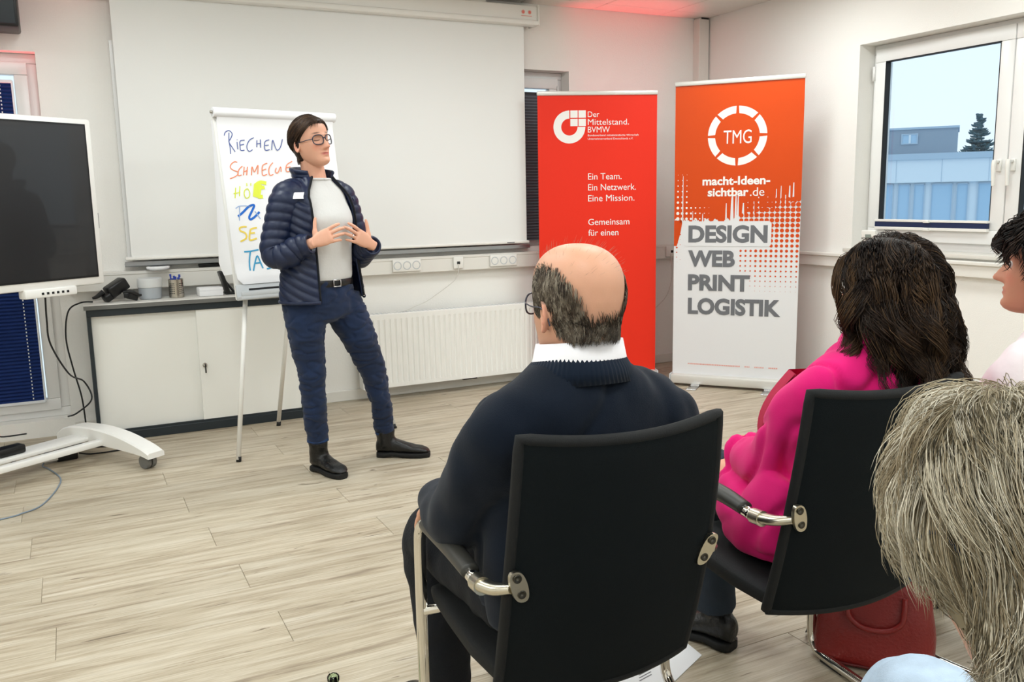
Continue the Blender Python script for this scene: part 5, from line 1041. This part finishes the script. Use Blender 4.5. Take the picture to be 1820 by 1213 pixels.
# name badge and small emblem on the chest
def chest_patch(th0, th1, z0, z1, lift, m, name, rot=0.):
    us_, vs_ = np.linspace(th0, th1, 8), np.linspace(z0, z1, 4); V_ = np.array([[jpt(np.array([u_]), np.array([v_+rot*(u_-th0)]))[0]+unit(jpt(np.array([u_]), np.array([v_]))[0]-tor(v_))*lift for u_ in us_] for v_ in vs_]).reshape(-1, 3); return wmk(name, join([(V_, grid_faces(4, 8)), (V_-pf*.002, [f[::-1] for f in grid_faces(4, 8)])]), m, jacket, smooth=False, fix=False)
chest_patch(-1.05, -.76, 1.372, 1.402, .028, 'paper', 'name_badge', .0); 
chest_patch(.93, 1.05, 1.362, 1.374, .014, 'dot_white', 'emblem', .0)
# jeans, belt, boots
pel = loft([sell(tor(z)+np.array([.004, -.004, 0])*(1 if z < .9 else .5), pl_, pf, a, b, b2, 40, 2.3) for z, a, b, b2 in ((.775, .06, .06, .07), (.80, .165, .11, .12), (.85, .178, .118, .13), (.90, .172, .118, .125), (.96, .160, .112, .112), (.985, .156, .11, .108))])
legR = limb([hipR+np.array([-.01, 0, 0]), np.array([.985, 4.215, .73]), knR, np.array([1.012, 4.25, .36]), np.array([1.03, 4.29, .165])], [.108, .090, .068, .060, .052], 26, 8)
legL = limb([hipL+np.array([.01, 0, 0]), np.array([1.262, 4.29, .69]), knL, np.array([1.385, 4.35, .32]), np.array([1.415, 4.388, .135])], [.108, .088, .066, .057, .049], 26, 8)
jv = voxel([pel, legR, legL], .0065, 7); jv = rumple(jv, .007, 11, 4., (1, 1, 1.8)); jv = rumple(jv, .004, 26, 9., (1, 1, 2.2))
jv = folds(jv, .006, 9, .10, 2., (1, 1, 2.4)); jeans = wmk('jeans', jv, 'denim', root, fix=False)
wmk('hem', tube([np.array([1.03, 4.29, .163]), np.array([1.03, 4.291, .178])], .0545, 26, False), 'denim_hem', jeans); wmk('hem', tube([np.array([1.415, 4.388, .133]), np.array([1.4135, 4.386, .148])], .0515, 26, False), 'denim_hem', jeans)
ring = sell(tor(.968), pl_, pf, .163, .116, .115, 48, 2.3); bm_ = [ring+np.array([0, 0, dz]) for dz in (-.017, .017)]; belt = wmk('belt', loft(np.array([ring*1+np.array([0, 0, -.017]), tor(.968)+(ring-tor(.968))*1.02+np.array([0, 0, -.014]), tor(.968)+(ring-tor(.968))*1.02+np.array([0, 0, .014]), ring+np.array([0, 0, .017])]), False), 'leather_black', root)
bk = tor(.968)+pf*.121; wmk('buckle', xf(sash(-.024, .024, -.018, .018, .005, -.004, .003), frame(bk, pl_, -pf, ez)), 'silver', belt)
for nm, an, he, to in (('boot', anR, (1.018, 4.352), (1.108, 4.115)), ('boot', anL, (1.372, 4.408), (1.618, 4.262))):
    u_, s_ = shoe(an+np.array([0, 0, .0]), he, to, .046); b_ = wmk('boot', u_, 'leather_black', root, fix=False); wmk('sole', s_, 'sole_black', b_, sharp=50)
ringc = wrL  # rings on the left hand
hy = unit(np.array([-.85, -.25, .52])); hz = unit(camv+np.array([.25, 0, .2])-hy*np.dot(camv+np.array([.25, 0, .2]), hy)); hx = np.cross(hy, hz)
o0 = wrL+np.array([-.012, -.004, .006]); rc = o0+(hx*-.0115+hy*.112-hz*.004)*.95; a_ = np.linspace(0, 2*np.pi, 20); wmk('finger_ring', tube(np.array([rc+.0102*(math.cos(q)*hx+math.sin(q)*hz) for q in a_]), .0018, 6), 'silver', root)
# ---------------------------------------------------------------- the seated audience
class Seat:
    """chair-space helper: x to the sitter's right, y forward"""
    def __init__(self, c): self.c = c; self.u = np.array([math.cos(c[2]), math.sin(c[2]), 0]); self.v = np.array([-math.sin(c[2]), math.cos(c[2]), 0])
    def __call__(self, x, y, z): return np.array([self.c[0], self.c[1], 0])+self.u*x+self.v*y+np.array([0, 0, z])
    def torso(self, tab, n=44, p=2.3, k=5):
        R = [sell(self(x, y, z), self.u, self.v, a, bf, bb, n, p) for x, y, z, a, bf, bb in tab]; return loft(cr(np.array(R).reshape(len(R), -1), k).reshape(-1, n, 3))
    def pts(self, L): return [self(*q) for q in L]
def trousers(S, hx, kL, aL, kR, aR, r=(.098, .078, .07, .06), y0=-.06, z0=.535, cx=0.):
    P = [S.torso([(cx, y0-.04, .475, .15, .10, .1), (cx, y0-.03, .50, .185, .14, .12), (cx, y0-.03, .58, .18, .13, .12), (cx, y0-.04, .66, .165, .115, .11)])]
    for sx, k, a in ((-1, kL, aL), (1, kR, aR)):
        h = np.array([cx+sx*hx, y0, z0]); k = np.array(k); a = np.array(a); P.append(limb(S.pts([h, h*.45+k*.55, k, k*.5+a*.5+np.array([0, -.01, 0]), a]), [r[0], (r[0]+r[1])/2, r[1], r[2], r[3]], 24, 8))
    return P
def core(S, tab, shL, elL, wrL, shR, elR, wrR, hx, kL, aL, kR, aR, cx=0., y0=-.06, z0=.535):
    P = [S.torso([(x, y, z, a*.72, bf*.68, bb*.68) for x, y, z, a, bf, bb in tab])]
    for a, b, c in ((shL, elL, wrL), (shR, elR, wrR)): P.append(limb(S.pts([a, b, np.array(b)*.15+np.array(c)*.85]), [.042, .034, .026]))
    for sx, k, a in ((-1, kL, aL), (1, kR, aR)): P.append(limb(S.pts([(cx+sx*hx, y0, z0), k, a]), [.07, .05, .033]))
    return P
def sole_pair(root, S, an, heel, toe, w=.046, m='leather_black', nm='shoe'):
    he, to = S(*heel, 0), S(*toe, 0); u_, s_ = shoe(S(*an), he, to, w, rs=.046); b_ = wmk(nm, u_, m, root, fix=False); wmk('sole', s_, 'sole_black', b_, sharp=50)

# ---- balding man in the navy sweater
S = Seat(C1); root = thing('person', 'balding man with glasses in a dark navy sweater, seen from behind', 'person', tuple(S(0, -.02, 0)))
MH = head_M(S(-.016, -.135, 1.146), math.radians(-3), math.radians(2), 0, 1.02)
tab = [(0, -.09, .49, .19, .15, .13), (0, -.09, .56, .205, .18, .15), (0, -.10, .66, .205, .175, .15), (0, -.115, .78, .205, .16, .145), (-.004, -.13, .88, .212, .145, .125), (-.008, -.138, .93, .212, .13, .115), (-.012, -.14, .975, .192, .115, .108), (-.014, -.138, 1.005, .15, .10, .098), (-.015, -.136, 1.028, .108, .090, .088), (-.016, -.134, 1.042, .086, .082, .080)]
shL, elL, wrL = (-.185, -.145, .905), (-.222, .0, .705), (-.195, .205, .672); shR, elR, wrR = (.172, -.15, .905), (.225, -.05, .705), (.12, .17, .625)
kL, aL, kR, aR = (-.170, .37, .515), (-.16, .31, .10), (.16, .39, .51), (.10, .36, .10)
neckP = stube([MH[:3, 3]+MH[:3, :3]@np.array([0, -.035, -.05]), S(-.012, -.15, 1.05), S(-.01, -.15, .97)], [.062, .068, .085], 24, 8)
BALD = np.array(lin('5B5044'))
def man_mask(P):
    x, y, z = P.T; top = np.clip((.012+2.3*np.maximum(np.abs(x)-.034, 0)+.2*np.maximum(y+.05, 0)-z)/.075, 0, 1); low = np.clip((z+.050-.45*np.clip(y+.06, 0, .08))/.016, 0, 1); fr_ = np.clip((.046-y)/.012, 0, 1)*np.clip((np.abs(x)-.052+.5*np.maximum(-y-.02, 0)*20)/.01, 0, 1)
    earcut = 1-np.exp(-((y+.012)/.026)**4)*(z < .012)*(np.abs(x) > .05)*(y > -.045); return top*low*fr_*earcut
def man_extra(P, C, n0, mixc): mixc(.6*man_mask(P)**1.5, BALD)
hands = [hand_vf(S(*wrL), S(-.05, .75, -.65)-S(0, 0, 0), (0, .6, 1), True, (.5, .55, .6, .65), .05, (.75, .6, .3)), hand_vf(S(*wrR), S(-.5, .7, -.25)-S(0, 0, 0), (0, 0, 1), False, (.4, .45, .5, .55))]
hands[0].append(limb([S(*elL)*.3+S(*wrL)*.7, S(*wrL)], [.03, .026])); hands[1].append(limb([S(*elR)*.3+S(*wrR)*.7, S(*wrR)], [.03, .026]))
body = make_body(root, 'D9A488', MH, False, core(S, tab, shL, elL, wrL, shR, elR, wrR, .1, kL, aL, kR, aR), hands, False, 1.1, neckP, man_extra, '6A5A4C', .0034, .003, .5); eyes(body, MH)
specs(root, MH, 'specs_dark', .026, .021, .0018, .108, -.004)
N_ = 8000; R0 = roots(N_, man_mask, 5)
def flow(P, s): return np.stack([.25*np.sin(P[:, 2]*90+P[:, 1]*40), -.35-.2*np.sign(P[:, 1]), -1.*np.ones(len(P))], 1)+rng.normal(size=(len(P), 3))*.18
pth = grow(R0, .012+.010*rng.random(N_), 5, flow, lambda s: .014+.035*s, tang=.8, neck=(-.036, .0615)); pth = pth+unit(pth-HC*np.array([1, 1, .3]))*.0022; pth, ix = clump(pth, 420, .35, 3)
top_r = roots(120, lambda P: (P[:, 2] > .07)*.6+0., 8); tp = grow(top_r, .008+.012*rng.random(120), 5, lambda P, s: unit(P-HC)+np.stack([.4*np.ones(len(P)), -.3*np.ones(len(P)), .2*np.ones(len(P))], 1), lambda s: .0)
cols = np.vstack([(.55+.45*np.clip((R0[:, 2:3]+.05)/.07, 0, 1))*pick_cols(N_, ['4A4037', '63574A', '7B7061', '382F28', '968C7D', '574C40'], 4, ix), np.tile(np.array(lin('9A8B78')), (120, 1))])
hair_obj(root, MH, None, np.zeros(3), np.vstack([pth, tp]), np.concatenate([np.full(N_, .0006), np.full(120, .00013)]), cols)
sl = [limb(S.pts([(-.11, -.14, .95), shL, (-.215, -.08, .80), elL, (-.225, .1, .685), wrL]), [.075, .076, .068, .066, .056, .048], 26, 8), limb(S.pts([(.09, -.14, .95), shR, (.205, -.10, .80), elR, (.19, .06, .665), wrR]), [.075, .074, .068, .066, .056, .046], 26, 8)]
sw = voxel([S.torso(tab)]+sl, .0085, 6); sw = rumple(sw, .012, 6, 1.); sw = rumple(sw, .006, 15, 3., (1.5, 1, .8)); sw = folds(sw, .007, 5, .09, 6., (1.3, 1, .7)); sweater = wmk('sweater', sw, 'sweater_navy', root, fix=False)
# ribbed collar band, cuffs
def rib_band(z0, z1, r0, r1, cx, cy, n=220, ribs=70, fl=.93):
    R = []
    for s, dr in ((0, -.012), (0, 0), (.5, .004), (1, 0), (1, -.010), (.6, -.014)):
        a = np.linspace(0, 2*np.pi, n, endpoint=False); r = (r0*(1-s)+r1*s)+dr+.0014*np.cos(a*ribs); ctr = S(cx, cy, 0)[None]; R.append(ctr+np.sin(a)[:, None]*r[:, None]*S.u+np.cos(a)[:, None]*r[:, None]*fl*S.v+np.array([0, 0, 1.])*((z0*(1-s)+z1*s)-.018*np.cos(a)*1.)[:, None])
    return loft(R, False)
wmk('rib_collar', rib_band(.992, 1.044, .116, .093, -.014, -.140), 'rib_navy', sweater)
wmk('cuff', limb([S(*wrL)-S(0, .05, 0)+S(0, 0, 0), S(*wrL)], [.05, .047]), 'rib_navy', sweater)
# white shirt collar standing above the sweater
V_ = []; a = np.linspace(.42, 2*np.pi-.42, 60)
for s, dr in ((0, .0), (1, .002), (1.05, .006), (.25, .012)): V_.append([S(-.012, -.142, 1.030+.046*s-.012*math.cos(q))+ (math.sin(q)*S.u+math.cos(q)*S.v*.95)*(.083-.002*s+dr) for q in a])
V_ = np.array(V_); wmk('shirt_collar', join([(V_.reshape(-1, 3), grid_faces(4, 60)), (V_.reshape(-1, 3)+np.array([0, 0, -.001]), [f[::-1] for f in grid_faces(4, 60)])]), 'shirt_white', root, fix=False)
tv = voxel(trousers(S, .105, kL, aL, kR, aR), .0095, 6); wmk('trousers', rumple(rumple(tv, .008, 9, 2.), .005, 22, 5.), 'trouser_navy', root, fix=False)
sole_pair(root, S, (aL[0], aL[1]-.005, .12), (-.165, .265), (-.215, .53)); sole_pair(root, S, (aR[0], aR[1]-.005, .12), (.10, .31), (.09, .58))

# ---- woman in the pink blazer
S = Seat(C2); root = thing('person', 'woman with wavy dark brown hair in a bright pink wool jacket', 'person', tuple(S(.08, -.02, 0)))
MH = head_M(S(.135, -.13, 1.122), math.radians(-20), math.radians(2), 0, .98)
tab = [(.06, -.10, .49, .185, .14, .12), (.065, -.10, .56, .195, .15, .13), (.08, -.105, .66, .178, .145, .125), (.10, -.12, .78, .182, .15, .125), (.12, -.135, .88, .192, .13, .115), (.128, -.142, .93, .178, .115, .108), (.135, -.145, .97, .14, .1, .095), (.14, -.142, 1.0, .10, .088, .084), (.143, -.138, 1.02, .078, .076, .072)]
shL, elL, wrL = (-.025, -.13, .895), (-.055, .0, .685), (.0, .19, .665); shR, elR, wrR = (.27, -.15, .895), (.285, .0, .69), (.2, .2, .655)
kL, aL, kR, aR = (-.02, .40, .53), (.03, .37, .11), (.17, .42, .53), (.085, .53, .10)
neckP = stube([MH[:3, 3]+MH[:3, :3]@np.array([0, -.035, -.05]), S(.143, -.15, 1.01), S(.14, -.15, .94)], [.052, .054, .07], 24, 8)
hands = [hand_vf(S(*wrL), S(.65, .7, .05)-S(0, 0, 0), (0, -.1, 1), True, (.5, .55, .6, .65), .04, (.6, .6, .4), .95), hand_vf(S(*wrR), S(-.7, .6, .0)-S(0, 0, 0), (0, 0, 1), False, (.5, .5, .55, .6), .04, (.6, .6, .4), .95)]
hands[0].append(limb([S(*elL)*.2+S(*wrL)*.8, S(*wrL)], [.027, .024])); hands[1].append(limb([S(*elR)*.2+S(*wrR)*.8, S(*wrR)], [.027, .024]))
body = make_body(root, 'D99F83', MH, True, core(S, tab, shL, elL, wrL, shR, elR, wrR, .09, kL, aL, kR, aR, .08), hands, False, 1., neckP, None, '4A3326', .0036, .003); eyes(body, MH)
def wm(P): x, y, z = P.T; return np.maximum(np.clip((z-(.078-1.1*np.maximum(.078-y, 0)))/.012, 0, 1), np.clip((-.022-y)/.012, 0, 1)*np.clip((z+.07)/.01, 0, 1))
sh_ = hair_shell(wm, .010, -.08); N_ = 6300; R0 = roots(N_, wm, 6); LV = rng.uniform(.17, .30, N_); HN = rng.random(N_)
def flow(P, s):
    sx = np.where(P[:, 0]+.012 > 0, 1., -1.); o = unit(P-HC); below = np.clip((.0-P[:, 2])/.1, 0, 1)[:, None]
    d = np.stack([sx*(.9*max(0, .5-s)), -.16*np.ones(len(P))-.05*s, -.55*np.ones(len(P))-1.1*s], 1); return d+o*(.55*max(0, .25-s)*4)+o*np.array([1, 1, 0])*.10*below
pth = grow(R0, LV, 13, flow, lambda s, R: min(.26, .13+s*1.1)+.06*HN)
pth, ix = clump(pth, 85, .80, 4); pth = curl(pth, ix, .024, 1.9, 5)+rng.normal(size=(N_, 1, 3))*np.linspace(0, .004, 14)[None, :, None]
hair_obj(root, MH, sh_, np.array(lin('1A110C')), pth, .0008, pick_cols(N_, ['1F150F', '281B13', '33241A', '443120', '553F2A', '20150F'], 6, ix))
sl = [limb(S.pts([(.04, -.14, .92), shL, (-.06, -.06, .79), elL, (-.04, .1, .665), (-.015, .2, .655)]), [.07, .074, .068, .070, .064, .058], 26, 8), limb(S.pts([(.22, -.14, .92), shR, (.285, -.08, .79), elR, (.25, .1, .665), wrR]), [.07, .074, .066, .066, .058, .048], 26, 8)]
skirt = [S.torso([(-.0, -.02, .475, .15, .16, .10), (.0, -.03, .50, .175, .17, .12), (.02, -.06, .60, .185, .15, .12), (.05, -.09, .68, .18, .14, .12)]), limb(S.pts([(-.09, -.12, .50), (-.10, .0, .545), (-.09, .12, .56), (-.06, .2, .60)]), [.05, .06, .055, .03], 20, 6)]
pk = voxel([S.torso(tab)]+sl+skirt, .0078, 6); pk = rumple(pk, .016, 7, 7., (1.3, 1, .8)); pk = rumple(pk, .007, 16, 2., (1.4, 1, .7)); pk = folds(pk, .013, 6.5, .10, 3., (1.4, 1, .8)); jac = wmk('jacket', pk, 'wool_pink', root, fix=False)
# open jacket front at her left, collar and cuff
V_ = np.array([[S(.02-.02*s+.0*q, .0+.055*math.sin(q*math.pi*.9)*(1-.3*s)+.03*s, .93-.25*q) for s in (0, .5, 1)] for q in np.linspace(0, 1, 12)]).reshape(-1, 3)
V_ = []
for q in np.linspace(0, 1, 14):
    z = .92-.26*q; y = .005+.075*math.sin(q*2.6); x = -.0-.035*math.sin(q*2.4); V_ += [S(x+.10, y-.05, z), S(x+.03, y, z), S(x-.015, y+.012, z), S(x-.03, y-.03, z-.004)]
V_ = np.array(V_); wmk('lapel', join([(V_, grid_faces(14, 4)), (V_+np.array([0, 0, -.002])+S.u*.005-S(0, 0, 0)*0, [f[::-1] for f in grid_faces(14, 4)])]), 'lining_pink', jac, fix=False)
a = np.linspace(.5, 2*np.pi-.5, 50); V_ = np.array([[S(.143, -.14, 1.012+.04*s-.01*math.cos(q))+(math.sin(q)*S.u+math.cos(q)*S.v)*(.080+dr) for q in a] for s, dr in ((-.3, .006), (1, -.006), (1.05, .006), (-.1, .03))])
wmk('collar', join([(V_.reshape(-1, 3), grid_faces(4, 50)), (V_.reshape(-1, 3)-np.array([0, 0, .003]), [f[::-1] for f in grid_faces(4, 50)])]), 'wool_pink', jac, fix=False)
tv = voxel(trousers(S, .09, kL, aL, kR, aR, (.092, .076, .062, .064), cx=.08), .0095, 6); jn = wmk('jeans', rumple(rumple(tv, .006, 10, 3.), .004, 24, 8.), 'jeans_grey', root, fix=False)
sole_pair(root, S, (aL[0], aL[1], .13), (.045, .30), (-.06, .53), .05, 'leather_black', 'boot'); sole_pair(root, S, (aR[0], aR[1], .12), (.085, .48), (.06, .72), .046, 'leather_black', 'boot')
wmk('earring', xf(ball((-.083, -.012, -.05), .004, 10), MH), 'silver', root)

# ---- dark-haired woman in white at the right edge
S = Seat(C3); root = thing('person', 'dark-haired woman in a pale blouse seen in profile at the right edge', 'person', tuple(S(-.05, -.05, 0)))
MH = head_M((2.243, 1.402, 1.158), math.radians(-22), math.radians(6), 0, 1.02)
hc = MH[:3, 3]; loc_ = lambda p: np.array([np.dot(p-S(0, 0, 0), S.u), np.dot(p-S(0, 0, 0), S.v), p[2]]); hx_, hy_, hz_ = loc_(hc)
tab = [(-.02, -.09, .49, .18, .14, .12), (-.03, -.09, .58, .18, .14, .12), (-.05, -.10, .70, .165, .13, .11), (-.09, hy_-.06, .84, .19, .12, .105), (hx_-.005, hy_-.055, .93, .20, .105, .10), (hx_, hy_-.055, .975, .15, .095, .09), (hx_, hy_-.055, 1.01, .10, .08, .08), (hx_, hy_-.052, 1.035, .075, .07, .07)]
shL, elL, wrL = (hx_-.185, hy_-.04, .90), (hx_-.25, .02, .69), (hx_-.1, .2, .65); shR, elR, wrR = (hx_+.17, hy_-.06, .91), (hx_+.22, .0, .69), (hx_+.12, .2, .65); kL, aL, kR, aR = (-.10, .38, .52), (-.10, .36, .1), (.1, .38, .52), (.1, .36, .1)
neckP = stube([MH[:3, 3]+MH[:3, :3]@np.array([0, -.03, -.05]), S(hx_, hy_-.055, 1.02), S(hx_, hy_-.06, .95)], [.05, .053, .07], 24, 8)
hands = [hand_vf(S(*wrL), S(.5, .7, 0)-S(0, 0, 0), (0, 0, 1), True), hand_vf(S(*wrR), S(-.5, .7, 0)-S(0, 0, 0), (0, 0, 1), False)]
body = make_body(root, 'C98F74', MH, True, core(S, tab, shL, elL, wrL, shR, elR, wrR, .09, kL, aL, kR, aR), hands, False, 1.35, neckP, None, '2A1C16', .0034, .0035); eyes(body, MH)
def dm(P): x, y, z = P.T; return np.maximum(np.clip((z-(.082-.9*np.maximum(.082-y, 0)))/.012, 0, 1), np.clip((-.005-y)/.012, 0, 1)*np.clip((z+.08)/.01, 0, 1))
sh_ = hair_shell(dm, .018, -.09); N_ = 2200; R0 = roots(N_, dm, 9); HN = rng.random(N_)
def flow(P, s): o = unit(P-HC); return np.stack([np.where(P[:, 0] > 0, .4, -.4)*(1-s), -.1+.45*np.clip(P[:, 1]/.05, 0, 1)*(P[:, 2] > .06), -.8*np.ones(len(P))], 1)+o*.5*max(0, .4-s)
pth = grow(R0, .08+.05*rng.random(N_), 10, flow, lambda s, R: .14+.2*min(1, s*3)+.1*HN, tang=.4); pth, ix = clump(pth, 90, .6, 7); pth = curl(pth, ix, .011, 1.2, 8)
hair_obj(root, MH, sh_, np.array(lin('0F0B09')), pth, .0015, pick_cols(N_, ['120D0B', '1C1512', '2A201B', '0C0908', '3A2D26'], 9, ix))
bl = voxel([S.torso(tab), limb(S.pts([(hx_-.08, hy_-.06, .94), shL, elL, wrL]), [.07, .072, .06, .045], 24, 8), limb(S.pts([(hx_+.08, hy_-.06, .94), shR, elR, wrR]), [.07, .072, .06, .045], 24, 8)], .007, 8); bl = rumple(bl, .012, 9, 4.); blouse = wmk('blouse', rumple(bl, .005, 24, 1., (1, 1, .6)), 'blouse', root, fix=False)
wmk('scarf', stube([S(hx_+.07*math.sin(q), hy_-.05+.075*math.cos(q), 1.035-.012*math.cos(q)) for q in np.linspace(0, 6.283, 20)], .014, 10, 3), 'scarf_black', root)
tv = voxel(trousers(S, .09, kL, aL, kR, aR), .009, 6); wmk('trousers', tv, 'trouser_black', root, fix=False)
sole_pair(root, S, (aL[0], aL[1], .12), (-.1, .31), (-.12, .55)); sole_pair(root, S, (aR[0], aR[1], .12), (.1, .31), (.11, .55))

# ---- grey-haired person in the near foreground
S = Seat(C4); root = thing('person', 'person with thick ash-grey hair and light blue jeans in the near foreground', 'person', tuple(S(0, -.05, 0)))
MH = head_M((.797, .512, 1.030), math.radians(18), math.radians(-34), math.radians(0), 1.08)
hc = MH[:3, 3]; loc_ = lambda p: np.array([np.dot(p-S(0, 0, 0), S.u), np.dot(p-S(0, 0, 0), S.v), p[2]]); hx_, hy_, hz_ = loc_(hc); nb = loc_(MH[:3, 3]+MH[:3, :3]@np.array([0, -.06, -.13]))
tab = [(.03, -.08, .49, .2, .15, .12), (.03, -.08, .58, .2, .15, .13), (.0, -.085, .68, .19, .145, .13), (nb[0]*.6, -.10, .76, .205, .13, .13), (nb[0]*.9, nb[1]-.04, .83, .205, .115, .11), (nb[0], nb[1]-.02, .865, .16, .10, .1), (nb[0], nb[1]-.005, .89, .11, .085, .085), (nb[0], nb[1], .905, .08, .075, .075)]
shL, elL, wrL = (nb[0]-.17, nb[1]-.04, .80), (nb[0]-.20, .05, .60), (nb[0]-.02, .24, .60); shR, elR, wrR = (nb[0]+.17, nb[1]-.04, .80), (nb[0]+.22, .04, .60), (nb[0]+.1, .25, .60); kL, aL, kR, aR = (-.12, .40, .53), (-.12, .38, .10), (.185, .465, .535), (.16, .40, .10)
neckP = stube([MH[:3, 3]+MH[:3, :3]@np.array([0, -.035, -.05]), S(nb[0], nb[1], .90), S(nb[0], nb[1]-.02, .83)], [.056, .06, .08], 24, 8)
hands = [hand_vf(S(*wrL), S(.4, .8, 0)-S(0, 0, 0), (0, 0, 1), True), hand_vf(S(*wrR), S(-.4, .8, 0)-S(0, 0, 0), (0, 0, 1), False)]
body = make_body(root, 'D8A68D', MH, True, core(S, tab, shL, elL, wrL, shR, elR, wrR, .1, kL, aL, kR, aR), hands, False, 1., neckP, None, '8A7A66', .0036, .0035, .6, False); eyes(body, MH)
specs(root, MH, 'specs_blue', .027, .022, .0026, .110, -.004)
def gm(P): x, y, z = P.T; return np.maximum(np.clip((z-(.068-.9*np.maximum(.082-y, 0)))/.012, 0, 1), np.clip((.045-y)/.012, 0, 1)*np.clip((z+.125)/.01, 0, 1)*np.clip((.05+.35*(z+.05)-y)/.02, 0, 1))
sh_ = hair_shell(gm, .002, -.075); N_ = 12000; R0 = roots(N_, gm, 12, .55); HN = rng.random(N_); CW = np.array([.012, -.052, .118])
def flow(P, s):
    d = P-CW; n_ = unit((P-HC)/HR**2); d = unit(d-n_*(d*n_).sum(1, keepdims=True)); tw = np.cross(n_, d); dn = np.stack([0*P[:, 0], 0*P[:, 0], -np.ones(len(P))], 1)
    return d*(1-.5*s)+tw*.35*(1-s)+dn*.55*s+n_*(.5*max(0, .3-s))
pth = grow(R0, .055+.055*rng.random(N_), 7, flow, lambda s, R: .06+.26*math.sin(min(1, s*1.3)*math.pi*.62)*(.35+.65*HN)*(.62+.38*np.clip((R[:, 2]+.04)/.1, 0, 1)), tang=.75, neck=(-.035, .066))
pth = pth+unit(pth-HC*np.array([1, 1, .3]))*(.009*np.minimum(1, np.linspace(0, 1, 8)*3))[None, :, None]*np.clip((.03-pth[..., 2:3])/.05, 0, 1); pth, ix = clump(pth, 420, .55, 10); pth = curl(pth, ix, .007, .7, 11)+rng.normal(size=(N_, 1, 3))*np.linspace(0, .0035, 8)[None, :, None]
hair_obj(root, MH, sh_, np.array(lin('94886E')), pth, .00045, pick_cols(N_, ['B3A892', 'C4BBA6', 'A3977F', '93866E', 'D2CAB8', '85775F'], 12, ix), m='hair_soft')
tp_ = voxel([S.torso(tab), limb(S.pts([(nb[0]-.08, nb[1]-.03, .83), shL, elL, wrL]), [.075, .075, .062, .046], 24, 8), limb(S.pts([(nb[0]+.08, nb[1]-.03, .83), shR, elR, wrR]), [.075, .075, .062, .046], 24, 8)], .008, 8); wmk('top', rumple(tp_, .01, 9, 3.), 'sweater_navy', root, fix=False)
tv = voxel(trousers(S, .1, kL, aL, kR, aR, (.1, .084, .072, .064)), .0085, 6); wmk('jeans', rumple(rumple(tv, .008, 10, 6.), .004, 26, 2.), 'jeans_light', root, fix=False)
sole_pair(root, S, (aL[0], aL[1], .12), (-.12, .33), (-.14, .57)); sole_pair(root, S, (aR[0], aR[1], .12), (.16, .35), (.19, .59))
